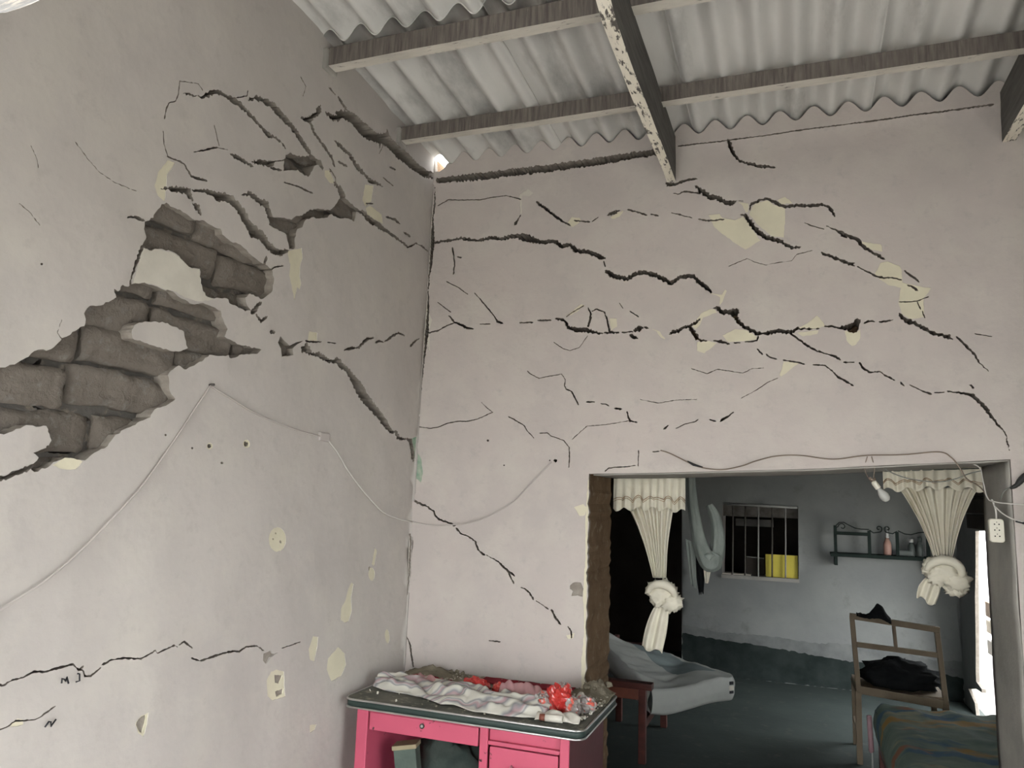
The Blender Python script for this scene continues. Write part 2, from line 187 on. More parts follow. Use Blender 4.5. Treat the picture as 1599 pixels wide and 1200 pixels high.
BACK_MARKS = {
 'crack': [
  [536,30948,582,30942,1160,31205,1795,31109,2427,31056,2966,30997,3494,31050,4358,31056,5134,30780,5187,30792,5146,30836,4359,31107,3483,31102,2958,31049,2424,31109,1792,31161,1144,31258,555,30984],
  [5185,30001,5145,29980,5012,29753,4850,29636,4841,29464,5004,29510,5087,29703,5192,29953],
  [5956,30606,6000,30499,6458,30106,6881,29732,7398,29346,7737,29146,7797,29144,7767,29200,7449,29423,6967,29841,6546,30215,6067,30586],
  [7923,29432,7983,29378,8703,29217,8771,29243,8712,29297,7991,29458],
  [8835,29246,8879,29244,9152,29418,9168,29458,9124,29460,8851,29287],
  [9567,29476,9670,29455,9991,29544,10191,29668,10219,29700,10176,29715,9915,29728,9619,29560],
  [10535,29714,10594,29642,11014,29488,11429,29288,11498,29296,11454,29359,11037,29561,10617,29732],
  [11646,29357,11695,29299,11995,29197,12048,29210,12009,29257,11713,29373],
  [299,28954,414,28899,1098,28933,1458,28961,1945,29002,2247,28899,2975,28791,3673,28838,4194,28715,4723,28787,5032,28798,5411,28581,5848,28457,6380,28356,7067,28321,7248,28112,7547,28060,7743,28129,7942,27830,8246,27729,8638,27689,9011,27514,9362,27322,9551,27326,9448,27499,9092,27712,8675,27889,8275,27948,8097,28047,7805,28305,7520,28255,7333,28294,7098,28494,6391,28567,5920,28769,5511,28969,5038,29046,4670,28986,4179,28900,3653,29041,2962,28910,2262,29066,1931,29140,1434,29065,1070,29072,387,29021],
  [9449,27274,9432,27219,9498,26978,9541,26934,9558,26990,9492,27230],
  [9493,26785,9565,26634,9881,26388,10202,26306,10585,26192,10942,26397,11349,26474,11838,26314,12191,26105,12575,25871,13057,26150,13538,26131,13891,25782,14104,25589,14321,25419,14424,25393,14396,25502,14224,25727,14017,25934,13595,26313,13006,26326,12551,26068,12280,26273,11900,26497,11351,26674,10864,26587,10549,26377,10248,26514,9957,26584,9653,26773],
  [1499,28634,1477,28576,1555,28273,1636,27719,1608,27217,1641,27158,1680,27205,1708,27714,1626,28276,1548,28583],
  [1781,28105,1842,28043,2024,27986,2103,28004,2041,28066,1860,28124],
  [1252,26833,1277,26796,1917,26457,2463,26064,2513,26058,2492,26102,1942,26498,1296,26834],
  [2841,26139,2851,26092,3435,25451,3973,24812,4101,24539,4380,24449,4486,24475,4407,24556,4174,24621,4027,24847,3486,25490,2889,26123],
  [816,25772,834,25733,1579,25189,1623,25183,1605,25222,860,25766],
  [1474,25044,1488,24982,1818,24621,2262,24434,2490,24266,2836,24237,2895,24259,2844,24301,2540,24401,2316,24550,1864,24687,1539,25023],
  [366,24169,449,24141,986,24251,1423,24480,1769,24586,1807,24633,1741,24649,1388,24541,955,24314,422,24223],
  [3202,24505,3245,24478,3760,24453,3800,24475,3758,24502,3243,24527],
  [5289,24464,5358,24423,5975,24416,6025,24447,5971,24480,5353,24503],
  [6203,24539,6257,24505,6905,24456,6981,24500,6902,24551,6255,24568],
  [7094,24588,7174,24514,7519,24422,7610,24336,7709,24071,8169,23859,8716,23811,9031,23751,9426,23717,9809,23723,10183,23721,10243,23756,10182,23797,9802,23829,9425,23793,9053,23870,8745,24038,8201,24087,7790,24180,7719,24391,7567,24551,7191,24622],
  [10348,23755,10411,23719,10858,23729,10914,23768,10852,23804,10405,23794],
  [10891,23863,11185,24037,11355,23954,11224,23787,11003,23722],
  [10665,23669,10747,23531,10970,23409,11122,23418,11041,23554,10818,23677],
  [11367,23986,11424,23902,11512,23860,11608,23872,11551,23955,11463,23997],
  [8734,25042,8728,24999,8833,24723,8806,24510,8713,24172,8743,24072,8818,24137,8913,24484,8908,24734,8770,25015],
  [8901,24823,8959,24811,9174,24897,9495,24747,9640,24291,9738,23792,9808,23715,9842,23808,9728,24310,9553,24793,9177,24959,8933,24870],
  [7669,24613,7713,24616,7944,24798,8525,25116,8544,25154,8500,25158,7917,24839,7682,24654],
  [10223,25179,10224,25142,10376,24901,10415,24881,10413,24925,10257,25162],
  [10703,24763,10721,24723,11092,24447,11147,24442,11124,24495,10746,24760],
  [7073,23428,7085,23403,7571,23073,7896,22967,8368,23122,8748,23647,8749,23673,8725,23664,8350,23144,7892,22995,7583,23098,7100,23426],
  [12337,30870,12827,30780,12839,30634,12397,30611],
  [12759,30697,12856,30660,13208,30737,13489,30808,13772,30811,13808,30833,13770,30861,13474,30908,13173,30861,12823,30771],
  [12692,30267,12720,30239,12961,30176,13195,30256,13533,30167,13879,30079,13957,30110,13890,30176,13544,30252,13186,30343,12953,30226,12725,30279],
  [13669,30555,13705,30440,13829,30279,14012,30048,14306,29797,14597,29762,14791,29581,15040,29434,15359,29366,15524,29510,15558,29578,15485,29587,15338,29560,15100,29637,14903,29782,14649,29957,14374,29985,14157,30223,13940,30409,13777,30529],
  [15598,29571,15625,29546,15790,29516,15820,29530,15793,29555,15628,29585],
  [16052,29298,16175,29273,16359,29377,16566,29470,16819,29466,17008,29315,17276,29136,17560,28993,17889,29011,18199,28990,18510,28963,18824,28929,19068,28939,19322,28815,19468,28480,19578,28407,19582,28548,19391,28895,19090,29086,18819,29058,18513,29091,18200,29131,17881,29153,17575,29145,17333,29271,17072,29447,16836,29582,16547,29553,16318,29479,16117,29408],
  [16105,29321,16074,29278,16061,29099,16085,29047,16115,29090,16129,29268],
  [15669,28909,15723,28851,15843,28786,16033,28440,16253,28113,16529,27811,16753,27614,17038,27512,17345,27413,17547,27224,17836,27084,18151,27149,18189,27181,18145,27207,17854,27232,17626,27369,17413,27566,17089,27699,16843,27821,16644,27958,16388,28239,16182,28548,15944,28903,15736,28932],
  [18956,26865,19004,26782,19301,26604,19597,26462,19892,26298,20188,26162,20243,26152,20290,26149,20270,26198,20228,26263,19939,26420,19643,26585,19343,26718,19042,26874],
  [12599,29327,12631,29291,13036,29138,13109,29158,13053,29221,12641,29338],
  [13074,29153,13098,29123,13532,28962,13565,28970,13541,29000,13108,29161],
  [13816,28894,13846,28859,14161,28735,14450,28731,14955,28741,14997,28772,14950,28802,14444,28804,14168,28820,13856,28905],
  [15137,26550,15160,26545,15925,26838,16295,26633,16725,26470,17153,26535,17786,26573,18000,26844,18620,26964,18636,26980,18615,26989,17990,26868,17777,26597,17149,26561,16726,26496,16304,26657,15922,26864,15151,26570],
  [18339,28257,18356,28226,18585,28077,19095,27877,19133,27886,19107,27920,18602,28130,18371,28259],
  [19194,28034,19222,27987,19591,27769,19752,27598,19905,27443,20014,27404,19992,27532,19855,27746,19621,27840,19242,28039],
  [19620,27759,19650,27683,19830,27491,20081,27429,20346,27276,20547,26995,20845,26729,21108,26560,21363,26353,21451,26345,21417,26440,21163,26660,20910,26836,20642,27105,20435,27410,20117,27556,19884,27637,19692,27752],
  [19679,26469,19727,26393,20000,26259,20250,26269,20293,26299,20250,26330,20018,26354,19759,26482],
  [20361,26155,20389,26093,20675,25890,21036,25640,21409,25545,21667,25545,21995,25439,22041,25454,22009,25496,21676,25615,21416,25616,21066,25729,20706,25952,20421,26155],
  [22133,25861,22149,25796,22359,25548,22613,25309,22669,25297,22653,25361,22420,25626,22190,25848],
  [22209,25232,22238,25187,22379,25111,22543,24951,22618,24941,22593,25024,22415,25180,22257,25242],
  [21882,24533,21914,24507,22295,24484,22553,24499,22962,24649,22987,24682,22950,24693,22544,24544,22295,24531,21915,24554],
  [22557,24506,22548,24452,22637,24185,22675,24152,22684,24206,22595,24472],
  [22722,24111,22712,24069,22775,23806,22803,23776,22814,23818,22750,24082],
  [21867,24062,21863,23986,21911,23793,22125,23617,22427,23497,22711,23279,23014,23094,23316,23015,23642,22896,23686,22871,23745,22842,23743,22917,23697,23043,23348,23147,23067,23242,22789,23427,22491,23641,22198,23783,22018,23917,21925,24024],
  [23865,23002,23876,22928,24097,22629,24327,22372,24479,22151,24601,21879,24895,21541,24921,21534,24915,21565,24631,21906,24544,22198,24385,22434,24161,22699,23927,22982],
  [24510,23074,24530,23052,25092,22916,25117,22927,25099,22948,24536,23085],
  [19661,23588,19984,23691,20172,23771,20308,23912,20438,23846,20380,23672,20291,23380,20130,23269,19921,23367,19711,23466],
  [20511,23665,20579,23654,20729,23720,20927,23704,20972,23725,20935,23762,20719,23825,20549,23730],
  [21089,23721,21139,23687,21400,23686,21632,23756,21654,23778,21627,23791,21393,23768,21138,23757],
  [19298,23617,19332,23574,19651,23470,19699,23485,19665,23527,19347,23632],
  [14453,24673,14509,24640,14612,24613,14829,24372,15136,24331,15311,24438,15138,24563,14898,24553,14677,24745,14504,24710],
  [15110,24536,15302,24641,15518,24583,15598,24393,15515,24253,15406,24143,15244,24267,15109,24362],
  [15321,24373,15325,24176,15506,23906,15784,23645,16063,23487,16343,23350,16629,23370,16955,23379,17151,23437,17344,23367,17670,23335,17852,23419,17939,23498,18180,23519,18484,23504,18788,23507,18836,23541,18787,23574,18485,23571,18182,23608,17912,23630,17791,23550,17661,23514,17370,23567,17148,23595,16925,23558,16621,23483,16379,23526,16131,23640,15880,23794,15625,24018,15488,24283],
  [19001,23624,19040,23595,19235,23564,19480,23525,19725,23453,19769,23467,19738,23506,19494,23589,19245,23662,19041,23650],
  [12533,23532,12619,23538,12768,23593,12988,23641,13212,23819,13463,23865,13783,24031,13904,24150,13928,24257,13825,24237,13721,24132,13422,23976,13164,23928,12934,23774,12698,23784,12562,23615],
  [13349,23986,13360,23853,13498,23595,13674,23284,13928,23141,14168,23158,14228,23199,14165,23239,13961,23251,13826,23416,13667,23704,13468,23932],
  [14445,23200,14493,23157,14732,23067,14951,23053,15112,22996,15181,23011,15136,23071,14972,23141,14756,23226,14502,23225],
  [15316,23066,15367,23029,15583,23026,15626,23053,15583,23083,15368,23098],
  [15782,23090,15825,23062,16148,23055,16335,23102,16389,23286,16373,23348,16328,23306,16293,23153,16141,23134,15823,23119],
  [16289,22771,16302,22708,16479,22500,16547,22481,16532,22554,16347,22754],
  [16650,22527,16669,22467,16804,22346,17068,22257,17115,22269,17084,22310,16831,22406,16709,22518],
  [17336,22228,17379,22185,17687,22125,17940,22090,18160,21991,18225,22006,18184,22064,17951,22144,17695,22180,17390,22250],
  [18517,21991,18547,21967,18987,21917,19276,21682,19452,21413,19745,21241,20036,21052,20082,21051,20063,21097,19785,21316,19501,21481,19298,21708,19007,21979,18550,22010],
  [17643,23388,17669,23319,17896,23142,18293,22787,18649,22554,19050,22407,19341,22310,19554,22170,19619,22171,19589,22235,19367,22381,19068,22469,18678,22624,18340,22859,17939,23204,17711,23382],
  [11230,20622,11248,20605,12058,20420,12852,20554,13742,20571,13762,20584,13742,20596,12849,20580,12058,20446,11253,20630],
  [15617,20603,15642,20601,16227,20927,16754,21278,17118,21435,17132,21456,17108,21461,16742,21302,16214,20951,15630,20626],
  [13504,21972,13519,21952,14186,21704,14627,21892,15165,21793,15703,21694,16078,21881,16549,21895,16568,21909,16548,21921,16072,21906,15700,21719,15169,21818,14625,21918,14187,21730,13527,21977],
  [19300,22348,19330,22289,19566,22146,19626,22150,19597,22208,19361,22351],
  [19695,22062,19736,22031,20105,22020,20148,22048,20107,22078,19738,22090],
  [20308,22049,20310,21972,20432,21749,20709,21568,21048,21616,21283,21414,21560,21241,21617,21243,21591,21300,21322,21482,21059,21661,20726,21647,20496,21826,20371,22018],
  [21783,21194,21799,21122,21895,21018,21960,21003,21944,21076,21848,21180],
  [22125,21072,22138,21044,22379,20893,22571,20771,22859,20643,22923,20660,22884,20717,22592,20823,22398,20933,22153,21074],
  [22990,20733,23020,20711,23337,20717,23369,20740,23338,20762,23021,20756],
  [23431,20779,23478,20732,23789,20682,24117,20611,24273,20526,24445,20352,24657,20081,24835,19768,25065,19398,25258,19228,25353,18991,25361,18727,25415,18459,25439,18433,25450,18472,25397,18735,25388,19004,25280,19248,25125,19454,24931,19841,24771,20183,24541,20463,24355,20678,24137,20709,23801,20759,23490,20809],
  [24216,21017,24312,21043,24399,20876,24317,20866],
  [6945,21789,6981,21774,7505,21857,7671,21614,7643,21309,7721,21137,7998,21006,8130,20738,8323,20402,8369,20375,8373,20426,8204,20773,8045,21054,7755,21179,7685,21311,7712,21622,7513,21897,6973,21813],
  [5788,22079,5798,22041,5936,21910,6404,21666,6982,21789,7009,21815,6971,21828,6407,21706,5957,21944,5827,22069],
  [8710,20531,8760,20500,9103,20496,9151,20526,9102,20557,8759,20561],
  [9401,20455,9440,20422,9674,20387,9769,20323,9819,20321,9798,20367,9688,20438,9447,20475],
  [10046,20226,10115,20169,10368,20134,10448,20169,10379,20226,10126,20261],
  [10635,20086,10616,20015,10744,19599,11080,19545,11137,19569,11091,19610,10810,19663,10692,20037],
  [12292,19236,12375,19251,12505,19389,12521,19447,12462,19437,12314,19318],
  [12825,19290,12859,19287,13233,19477,13669,19571,13798,19669,13810,19702,13776,19699,13657,19607,13221,19512,12842,19320],
  [14263,19696,14301,19652,14514,19588,14569,19604,14531,19648,14318,19712],
  [14707,19600,14787,19598,15065,19763,15299,19966,15320,20021,15264,20016,15013,19846,14744,19674],
  [9655,17336,9717,17348,9836,17467,10092,17518,10618,17547,11041,17616,11069,17639,11035,17654,10613,17592,10088,17563,9815,17515,9672,17395],
  [11182,18330,11162,18300,11155,17624,11174,17593,11194,17624,11201,18299],
  [11795,18252,11828,18236,12095,18258,12124,18279,12093,18296,11825,18274],
  [8090,18788,8116,18792,8787,19392,9664,19456,10858,19651,10876,19667,10853,19676,9660,19482,8776,19416,8097,18812],
  [131,19382,166,19356,778,19279,1205,19344,1686,19529,2298,19639,2711,19625,3255,19731,4082,20071,4104,20102,4063,20108,3238,19769,2704,19666,2292,19680,1668,19578,1189,19383,777,19321,170,19398],
  [4094,20074,4082,20101,3773,20322,3493,20576,3462,20583,3470,20554,3751,20299,4063,20077],
  [4870,19884,4897,19844,5093,19746,5688,19427,5824,19208,6189,18844,6227,18834,6218,18870,5856,19232,5719,19465,5123,19800,4919,19889],
  [6482,19068,6517,19050,6888,19065,7044,18929,7670,18724,7945,18412,7969,17858,7951,17506,7969,17474,7991,17504,8018,17858,7991,18427,7695,18764,7064,18972,6899,19112,6513,19089],
  [3935,18718,3914,18674,3864,18663,3822,18693,3820,18741,3860,18772,3911,18761],
  [7403,17797,7372,17731,7299,17714,7239,17758,7237,17830,7295,17876,7369,17861],
  [4805,17540,4791,17511,4758,17504,4731,17523,4730,17555,4756,17575,4789,17568],
  [7079,17804,7066,17776,7034,17768,7009,17787,7008,17818,7033,17838,7064,17832],
  [0,15965,-4,15818,81,15671,455,15506,725,15453,1158,15193,1211,15037,1463,14806,1892,14728,2300,14565,2395,14579,2340,14649,1918,14800,1516,14901,1281,15081,1229,15259,764,15522,501,15606,151,15760,42,15916],
  [2374,14514,2391,14430,2628,14211,3016,14122,3423,13885,3555,13518,3902,13283,3994,13277,3961,13355,3634,13571,3487,13933,3044,14177,2671,14277,2466,14491],
  [4023,13339,4044,13309,4372,13163,4646,13024,5007,12708,5333,12510,5474,12437,5512,12431,5502,12465,5400,12593,5077,12789,4695,13083,4395,13203,4063,13343],
  [5184,12581,5181,12526,5433,12110,5484,12086,5488,12140,5236,12556],
  [5783,11964,5813,11935,6001,11888,6224,11728,6376,11478,6453,11445,6456,11525,6283,11777,6031,11939,5826,11977],
  [6545,11436,6562,11405,6834,11264,7138,11090,7195,11093,7170,11140,6855,11296,6583,11438],
  [7272,11150,7266,11070,7426,10801,7705,10479,7770,10459,7765,10524,7502,10851,7346,11114],
  [8082,10444,8085,10392,8211,10223,8230,9958,8271,9909,8304,9968,8281,10249,8133,10427],
  [4284,9458,4332,9429,4848,9428,4900,9456,4852,9485,4337,9486],
  [295,32152,295,32098,339,31103,280,30450,276,30073,266,29126,258,28272,251,27598,246,27074,237,26216,255,25128,206,24202,191,22736,160,22278,142,21555,133,21166,108,20125,91,19476,89,19397,109,19471,125,20114,155,21153,187,21546,236,22264,264,22727,399,24175,365,25121,305,26204,294,27048,375,27544,430,28231,475,29098,368,30045,356,30426,432,31090,331,32092],
  [75,18843,70,18647,48,17807,28,17044,12,16410,2,16025,-5,15781,43,15692,93,15801,95,16054,92,16420,37,17049,48,17806,69,18629],
  [-11,15539,-13,15476,-20,14233,70,13683,50,13131,56,12308,10,11488,4,10877,8,10332,16,9317,223,8864,320,8377,452,7892,509,7846,535,7913,404,8396,304,8891,37,9335,8,10338,4,10874,62,11485,126,12308,103,13131,157,13688,45,14237,15,15477],
  [460,32465,3257,32403,6688,32416,9915,32460,12062,32496,12063,32208,9919,32133,6698,32079,3272,32056,477,32144],
  [12909,32503,12959,32470,14985,32443,16932,32447,20355,32492,23071,32521,25636,32548,25670,32577,25633,32605,23067,32579,20350,32551,16926,32508,14979,32505,12952,32534],
  [15168,32564,15142,32423,15326,31821,15643,31404,16070,31189,16171,31203,16106,31300,15707,31498,15473,31893,15274,32461],
  [16039,31317,16122,31198,16486,31027,17115,30902,17206,30942,17126,31020,16511,31174,16165,31338],
 ],
 'white': [
  [5088,31067,5505,31314,5808,31069,5644,30920,5219,30968,5233,30043,5148,30052],
  [230,25536,580,24842,426,24349,536,23183,198,23864],
 ],
 'cream': [
  [7548,29274,7822,29613,8225,29532,8309,29321,7915,29076],
  [9724,29380,10108,29620,10415,29667,10188,29373,9880,29284],
  [9758,24450,10099,24433,10141,24050,9842,23873],
  [7657,24677,8394,25222,8591,25132,7933,24701],
  [11517,23946,12100,23732,12354,23350,12174,23432,11956,23739],
  [15571,29542,16037,29400,16005,28983,15895,28995,15789,29307],
  [16338,29398,16826,29464,17091,29227,17566,28998,17558,28586,17488,27655,17013,27757,16750,28017,16431,28343,16058,28858,16172,29206],
  [14279,29040,14786,29049,14897,28856,15451,28679,15784,28826,15999,28565,16423,27752,16529,27624,15875,27268,15441,27603,15002,28001,14557,28405],
  [17255,29417,17577,29530,17887,29200,17411,29192],
  [14233,25410,14842,25282,14981,25508,15063,25444,14867,24929,14756,24789,14758,25170],
  [20521,27240,20890,27146,21309,27048,21349,26712,20933,26838,20674,27043],
  [21254,26239,21542,26276,21948,26065,22044,25879,22048,25346,22725,25123,23097,25040,22805,24652,22771,23842,22265,23753,21970,24001,21861,24475,21988,25114,21505,25265,21000,25718],
  [19815,23402,20130,23281,20398,23434,20387,23081,20220,22794,20060,22741,19856,22985],
  [13921,24455,14312,24639,14534,24627,14643,24474,14032,24273,13919,23985,13695,23762,13555,23886],
  [14855,23418,15401,23682,15884,23602,16306,23298,16251,23159,15395,23108,15124,23091],
  [13777,23174,14304,23182,14634,23081,14081,22640,13748,22768],
  [17925,23564,18390,23821,18752,24110,18995,23791,19041,23623,18737,23526],
  [17922,23396,18786,23468,18732,23304,18173,23218],
  [17193,21585,17384,22162,17995,22060,17633,21795,17268,21500],
  [8006,10042,8410,10182,8341,9936,8121,9881],
  [8251,15693,8699,15852,8859,15714,8784,15354,8523,15308],
 ],
 'chip': [
  [8142,12205,8362,12374,8658,12380,8774,12110,8744,11761,8522,11814,8227,11757,8296,11971,8145,12065],
 ],
 'green': [
  [122,20707,123,20736,147,20119,106,20056],
  [71,18700,76,18895,152,18066,351,17814,480,17058,399,16616,141,16799,45,17682,55,18061],
 ],
}
# ------------------------------------------------------------------ helpers
PI = math.pi
def N3(x, y, z=0.0): return noise.noise(Vector((x, y, z)))
def fbm(x, y, z=0.0, o=3):
    s, a, f = 0.0, 1.0, 1.0
    for i in range(o):
        s += a*noise.noise(Vector((x*f+3.1*i, y*f-1.7*i, z*f))); a *= .5; f *= 2.03
    return s
def lerp(a, b, t): return a+(b-a)*t
def sstep(a, b, x):
    t = min(1, max(0, (x-a)/(b-a))); return t*t*(3-2*t)
def table(pts, x):
    if x <= pts[0][0]: return pts[0][1]
    for (x0, y0), (x1, y1) in zip(pts, pts[1:]):
        if x <= x1: return lerp(y0, y1, (x-x0)/(x1-x0))
    return pts[-1][1]

def tag(o, label=None, cat=None, group=None, kind=None):
    if label: o['label'] = label
    if cat: o['category'] = cat
    if group: o['group'] = group
    if kind: o['kind'] = kind
    return o
def empty(name, loc=(0, 0, 0), rz=0.0, **k):
    o = bpy.data.objects.new(name, None); COL.objects.link(o)
    o.location = loc; o.rotation_euler = (0, 0, rz); o.empty_display_size = .05
    return tag(o, **k)
def link(name, me, mats, parent=None, **k):
    for m in (mats if isinstance(mats, (list, tuple)) else [mats]): me.materials.append(m)
    o = bpy.data.objects.new(name, me); COL.objects.link(o)
    if parent: o.parent = parent
    return tag(o, **k)

class MB:
    """collects geometry for one mesh object"""
    def __init__(s): s.v = []; s.f = []; s.m = []; s.sm = []
    def face(s, idx, m=0, sm=False): s.f.append(idx); s.m.append(m); s.sm.append(sm)
    def quadpts(s, pts, m=0, sm=False):
        b = len(s.v); s.v += [tuple(p) for p in pts]; s.face(tuple(range(b, b+len(pts))), m, sm)
    def box(s, a, b, m=0, M=None, bev=0.0, faces_m=None):
        """box from corner a to corner b with optional chamfer; faces_m maps axis codes to materials"""
        bm = bmesh.new()
        bmesh.ops.create_cube(bm, size=1.0)
        c = [(a[i]+b[i])/2 for i in range(3)]; d = [abs(b[i]-a[i]) for i in range(3)]
        for v in bm.verts: v.co = Vector((v.co[i]*d[i]+c[i] for i in range(3)))
        if bev > 0:
            bmesh.ops.bevel(bm, geom=list(bm.edges), offset=min(bev, min(d)*.45), segments=2, profile=.6, affect='EDGES')
        bm.normal_update()
        base = len(s.v)
        bm.verts.index_update()
        for v in bm.verts:
            p = M @ v.co if M else v.co
            s.v.append(tuple(p))
        for f in bm.faces:
            mm = m
            if faces_m:
                n = f.normal; ax = max(range(3), key=lambda i: abs(n[i]))
                mm = faces_m.get(('-' if n[ax] < 0 else '+')+'xyz'[ax], m)
            s.face(tuple(base+v.index for v in f.verts), mm, False)
        bm.free(); return s
    def tube(s, pts, r, n=8, m=0, cap=True, closed=False):
        P = [Vector(p) for p in pts]; k = len(P)
        R = r if isinstance(r, (list, tuple)) else [r]*k
        base = len(s.v); ref = None
        for i in range(k):
            a = P[(i-1) % k] if (closed or i > 0) else P[i]
            b = P[(i+1) % k] if (closed or i < k-1) else P[i]
            t = (b-a).normalized() if (b-a).length > 1e-9 else Vector((0, 0, 1))
            if ref is None:
                ref = Vector((0, 0, 1)) if abs(t.z) < .9 else Vector((1, 0, 0))
            x = (ref - t*ref.dot(t)).normalized(); ref = x
            y = t.cross(x)
            for j in range(n):
                an = 2*PI*j/n
                s.v.append(tuple(P[i]+(x*math.cos(an)+y*math.sin(an))*R[i]))
        rng = k if closed else k-1
        for i in range(rng):
            for j in range(n):
                i2 = (i+1) % k
                s.face((base+i*n+j, base+i*n+(j+1) % n, base+i2*n+(j+1) % n, base+i2*n+j), m, True)
        if cap and not closed:
            s.face(tuple(base+j for j in range(n))[::-1], m); s.face(tuple(base+(k-1)*n+j for j in range(n)), m)
        return s
    def lathe(s, prof, c=(0, 0, 0), n=16, m=0, M=None):
        base = len(s.v)
        for (r, z) in prof:
            for j in range(n):
                a = 2*PI*j/n
                p = Vector((r*math.cos(a), r*math.sin(a), z))
                if M: p = M @ p
                s.v.append(tuple(p+Vector(c)))
        for i in range(len(prof)-1):
            for j in range(n):
                s.face((base+i*n+j, base+i*n+(j+1) % n, base+(i+1)*n+(j+1) % n, base+(i+1)*n+j), m, True)
        s.face(tuple(base+j for j in range(n))[::-1], m); s.face(tuple(base+(len(prof)-1)*n+j for j in range(n)), m)
        return s
    def grid(s, nx, ny, fn, m=0, mfn=None, sm=True, wrapx=False):
        base = len(s.v); cx = nx if wrapx else nx+1
        for j in range(ny+1):
            for i in range(cx): s.v.append(tuple(fn(i/nx, j/ny)))
        for j in range(ny):
            for i in range(nx):
                i2 = (i+1) % cx
                mm = mfn((i+.5)/nx, (j+.5)/ny) if mfn else m
                s.face((base+j*cx+i, base+j*cx+i2, base+(j+1)*cx+i2, base+(j+1)*cx+i), mm, sm)
        return s
    def blob(s, c, r, amp=.15, fr=3.0, seed=0.0, nu=20, nv=12, m=0, flat=None, ridge=0.0):
        def fn(a, b):
            th = 2*PI*a; ph = PI*b
            d = Vector((math.cos(th)*math.sin(ph), math.sin(th)*math.sin(ph), math.cos(ph)))
            k = 1+amp*fbm(d.x*fr+seed, d.y*fr, d.z*fr+seed*.7)
            if ridge: k += ridge*(abs(fbm(d.x*fr*1.7+seed*2, d.y*fr*1.7, d.z*fr*1.7))-.25)
            p = Vector((d.x*r[0]*k, d.y*r[1]*k, d.z*r[2]*k))
            if flat is not None and p.z < flat: p.z = flat
            return p+Vector(c)
        return s.grid(nu, nv, fn, m, wrapx=True)
    def build(s, name, mats, parent=None, solid=0.0, sub=0, **k):
        me = bpy.data.meshes.new(name); me.from_pydata(s.v, [], s.f)
        me.polygons.foreach_set('material_index', s.m)
        me.polygons.foreach_set('use_smooth', s.sm); me.update()
        o = link(name, me, mats, parent, **k)
        if solid:
            md = o.modifiers.new('thickness', 'SOLIDIFY'); md.thickness = solid; md.offset = 0
        if sub:
            md = o.modifiers.new('smooth', 'SUBSURF'); md.levels = sub; md.render_levels = sub
        return o
def fixnormals(o):
    bm = bmesh.new(); bm.from_mesh(o.data)
    bmesh.ops.remove_doubles(bm, verts=bm.verts, dist=1e-5)
    bmesh.ops.recalc_face_normals(bm, faces=bm.faces); bm.to_mesh(o.data); bm.free(); return o

# ------------------------------------------------------------------ materials
def mat(name, c1, c2=None, scale=6.0, rough=.85, bump=.15, bscale=None, c3=None, s3=25.0, t3=.62, w3=.06,
        stretch=(1, 1, 1), metal=0.0, coat=0.0, lo=.35, hi=.68, bdist=.01, c4=None, s4=14.0, t4=.63, w4=.08, b2=0.0):
    m = bpy.data.materials.new(name); m.use_nodes = True
    nt = m.node_tree; nt.nodes.clear(); L = nt.links
    out = nt.nodes.new('ShaderNodeOutputMaterial'); b = nt.nodes.new('ShaderNodeBsdfPrincipled')
    L.new(b.outputs[0], out.inputs[0])
    b.inputs['Roughness'].default_value = rough; b.inputs['Metallic'].default_value = metal
    b.inputs['Coat Weight'].default_value = coat
    b.inputs['Specular IOR Level'].default_value = .3 if rough < .8 else .06
    tc = nt.nodes.new('ShaderNodeTexCoord'); mp = nt.nodes.new('ShaderNodeMapping')
    mp.inputs['Scale'].default_value = stretch
    L.new(tc.outputs['Object'], mp.inputs[0])
    def nz(sc, det=6, ro=.6):
        n = nt.nodes.new('ShaderNodeTexNoise'); n.inputs['Scale'].default_value = sc
        n.inputs['Detail'].default_value = det; n.inputs['Roughness'].default_value = ro
        L.new(mp.outputs[0], n.inputs['Vector']); return n
    def ramp(a, c, d, src):
        r = nt.nodes.new('ShaderNodeMapRange'); r.inputs[1].default_value = a; r.inputs[2].default_value = c
        r.clamp = True; L.new(src, r.inputs[0]); return r.outputs[0]
    def mix(f, a, c):
        x = nt.nodes.new('ShaderNodeMix'); x.data_type = 'RGBA'
        L.new(f, x.inputs[0])
        for s_, q in ((6, a), (7, c)):
            if isinstance(q, tuple): x.inputs[s_].default_value = (*q, 1)
            else: L.new(q, x.inputs[s_])
        return x.outputs[2]
    c2 = c2 or tuple(x*.8 for x in c1)
    col = mix(ramp(lo, hi, 0, nz(scale).outputs['Fac']), c1, c2)
    if c3:
        col = mix(ramp(t3-w3, t3+w3, 0, nz(s3, 8, .65).outputs['Fac']), col, c3)
    if c4:
        col = mix(ramp(t4-w4, t4+w4, 0, nz(s4, 9, .72).outputs['Fac']), col, c4)
    L.new(col, b.inputs['Base Color'])
    if bump:
        bp = nt.nodes.new('ShaderNodeBump'); bp.inputs['Strength'].default_value = bump
        bp.inputs['Distance'].default_value = bdist
        L.new(nz(bscale or scale*6, 8, .65).outputs['Fac'], bp.inputs['Height']); L.new(bp.outputs[0], b.inputs['Normal'])
        if b2:
            b_2 = nt.nodes.new('ShaderNodeBump'); b_2.inputs['Strength'].default_value = b2; b_2.inputs['Distance'].default_value = .02
            L.new(nz(7.0, 3, .5).outputs['Fac'], b_2.inputs['Height']); L.new(b_2.outputs[0], bp.inputs['Normal'])
    return m
M = {}
M['plaster'] = mat('pink_grey_limewash', (.50, .447, .418), (.45, .408, .385), 1.7, .9, .35, 45, c4=(.43, .39, .37), b2=.3, c3=(.515, .475, .435), s3=5, t3=.58, w3=.12, bdist=.004)
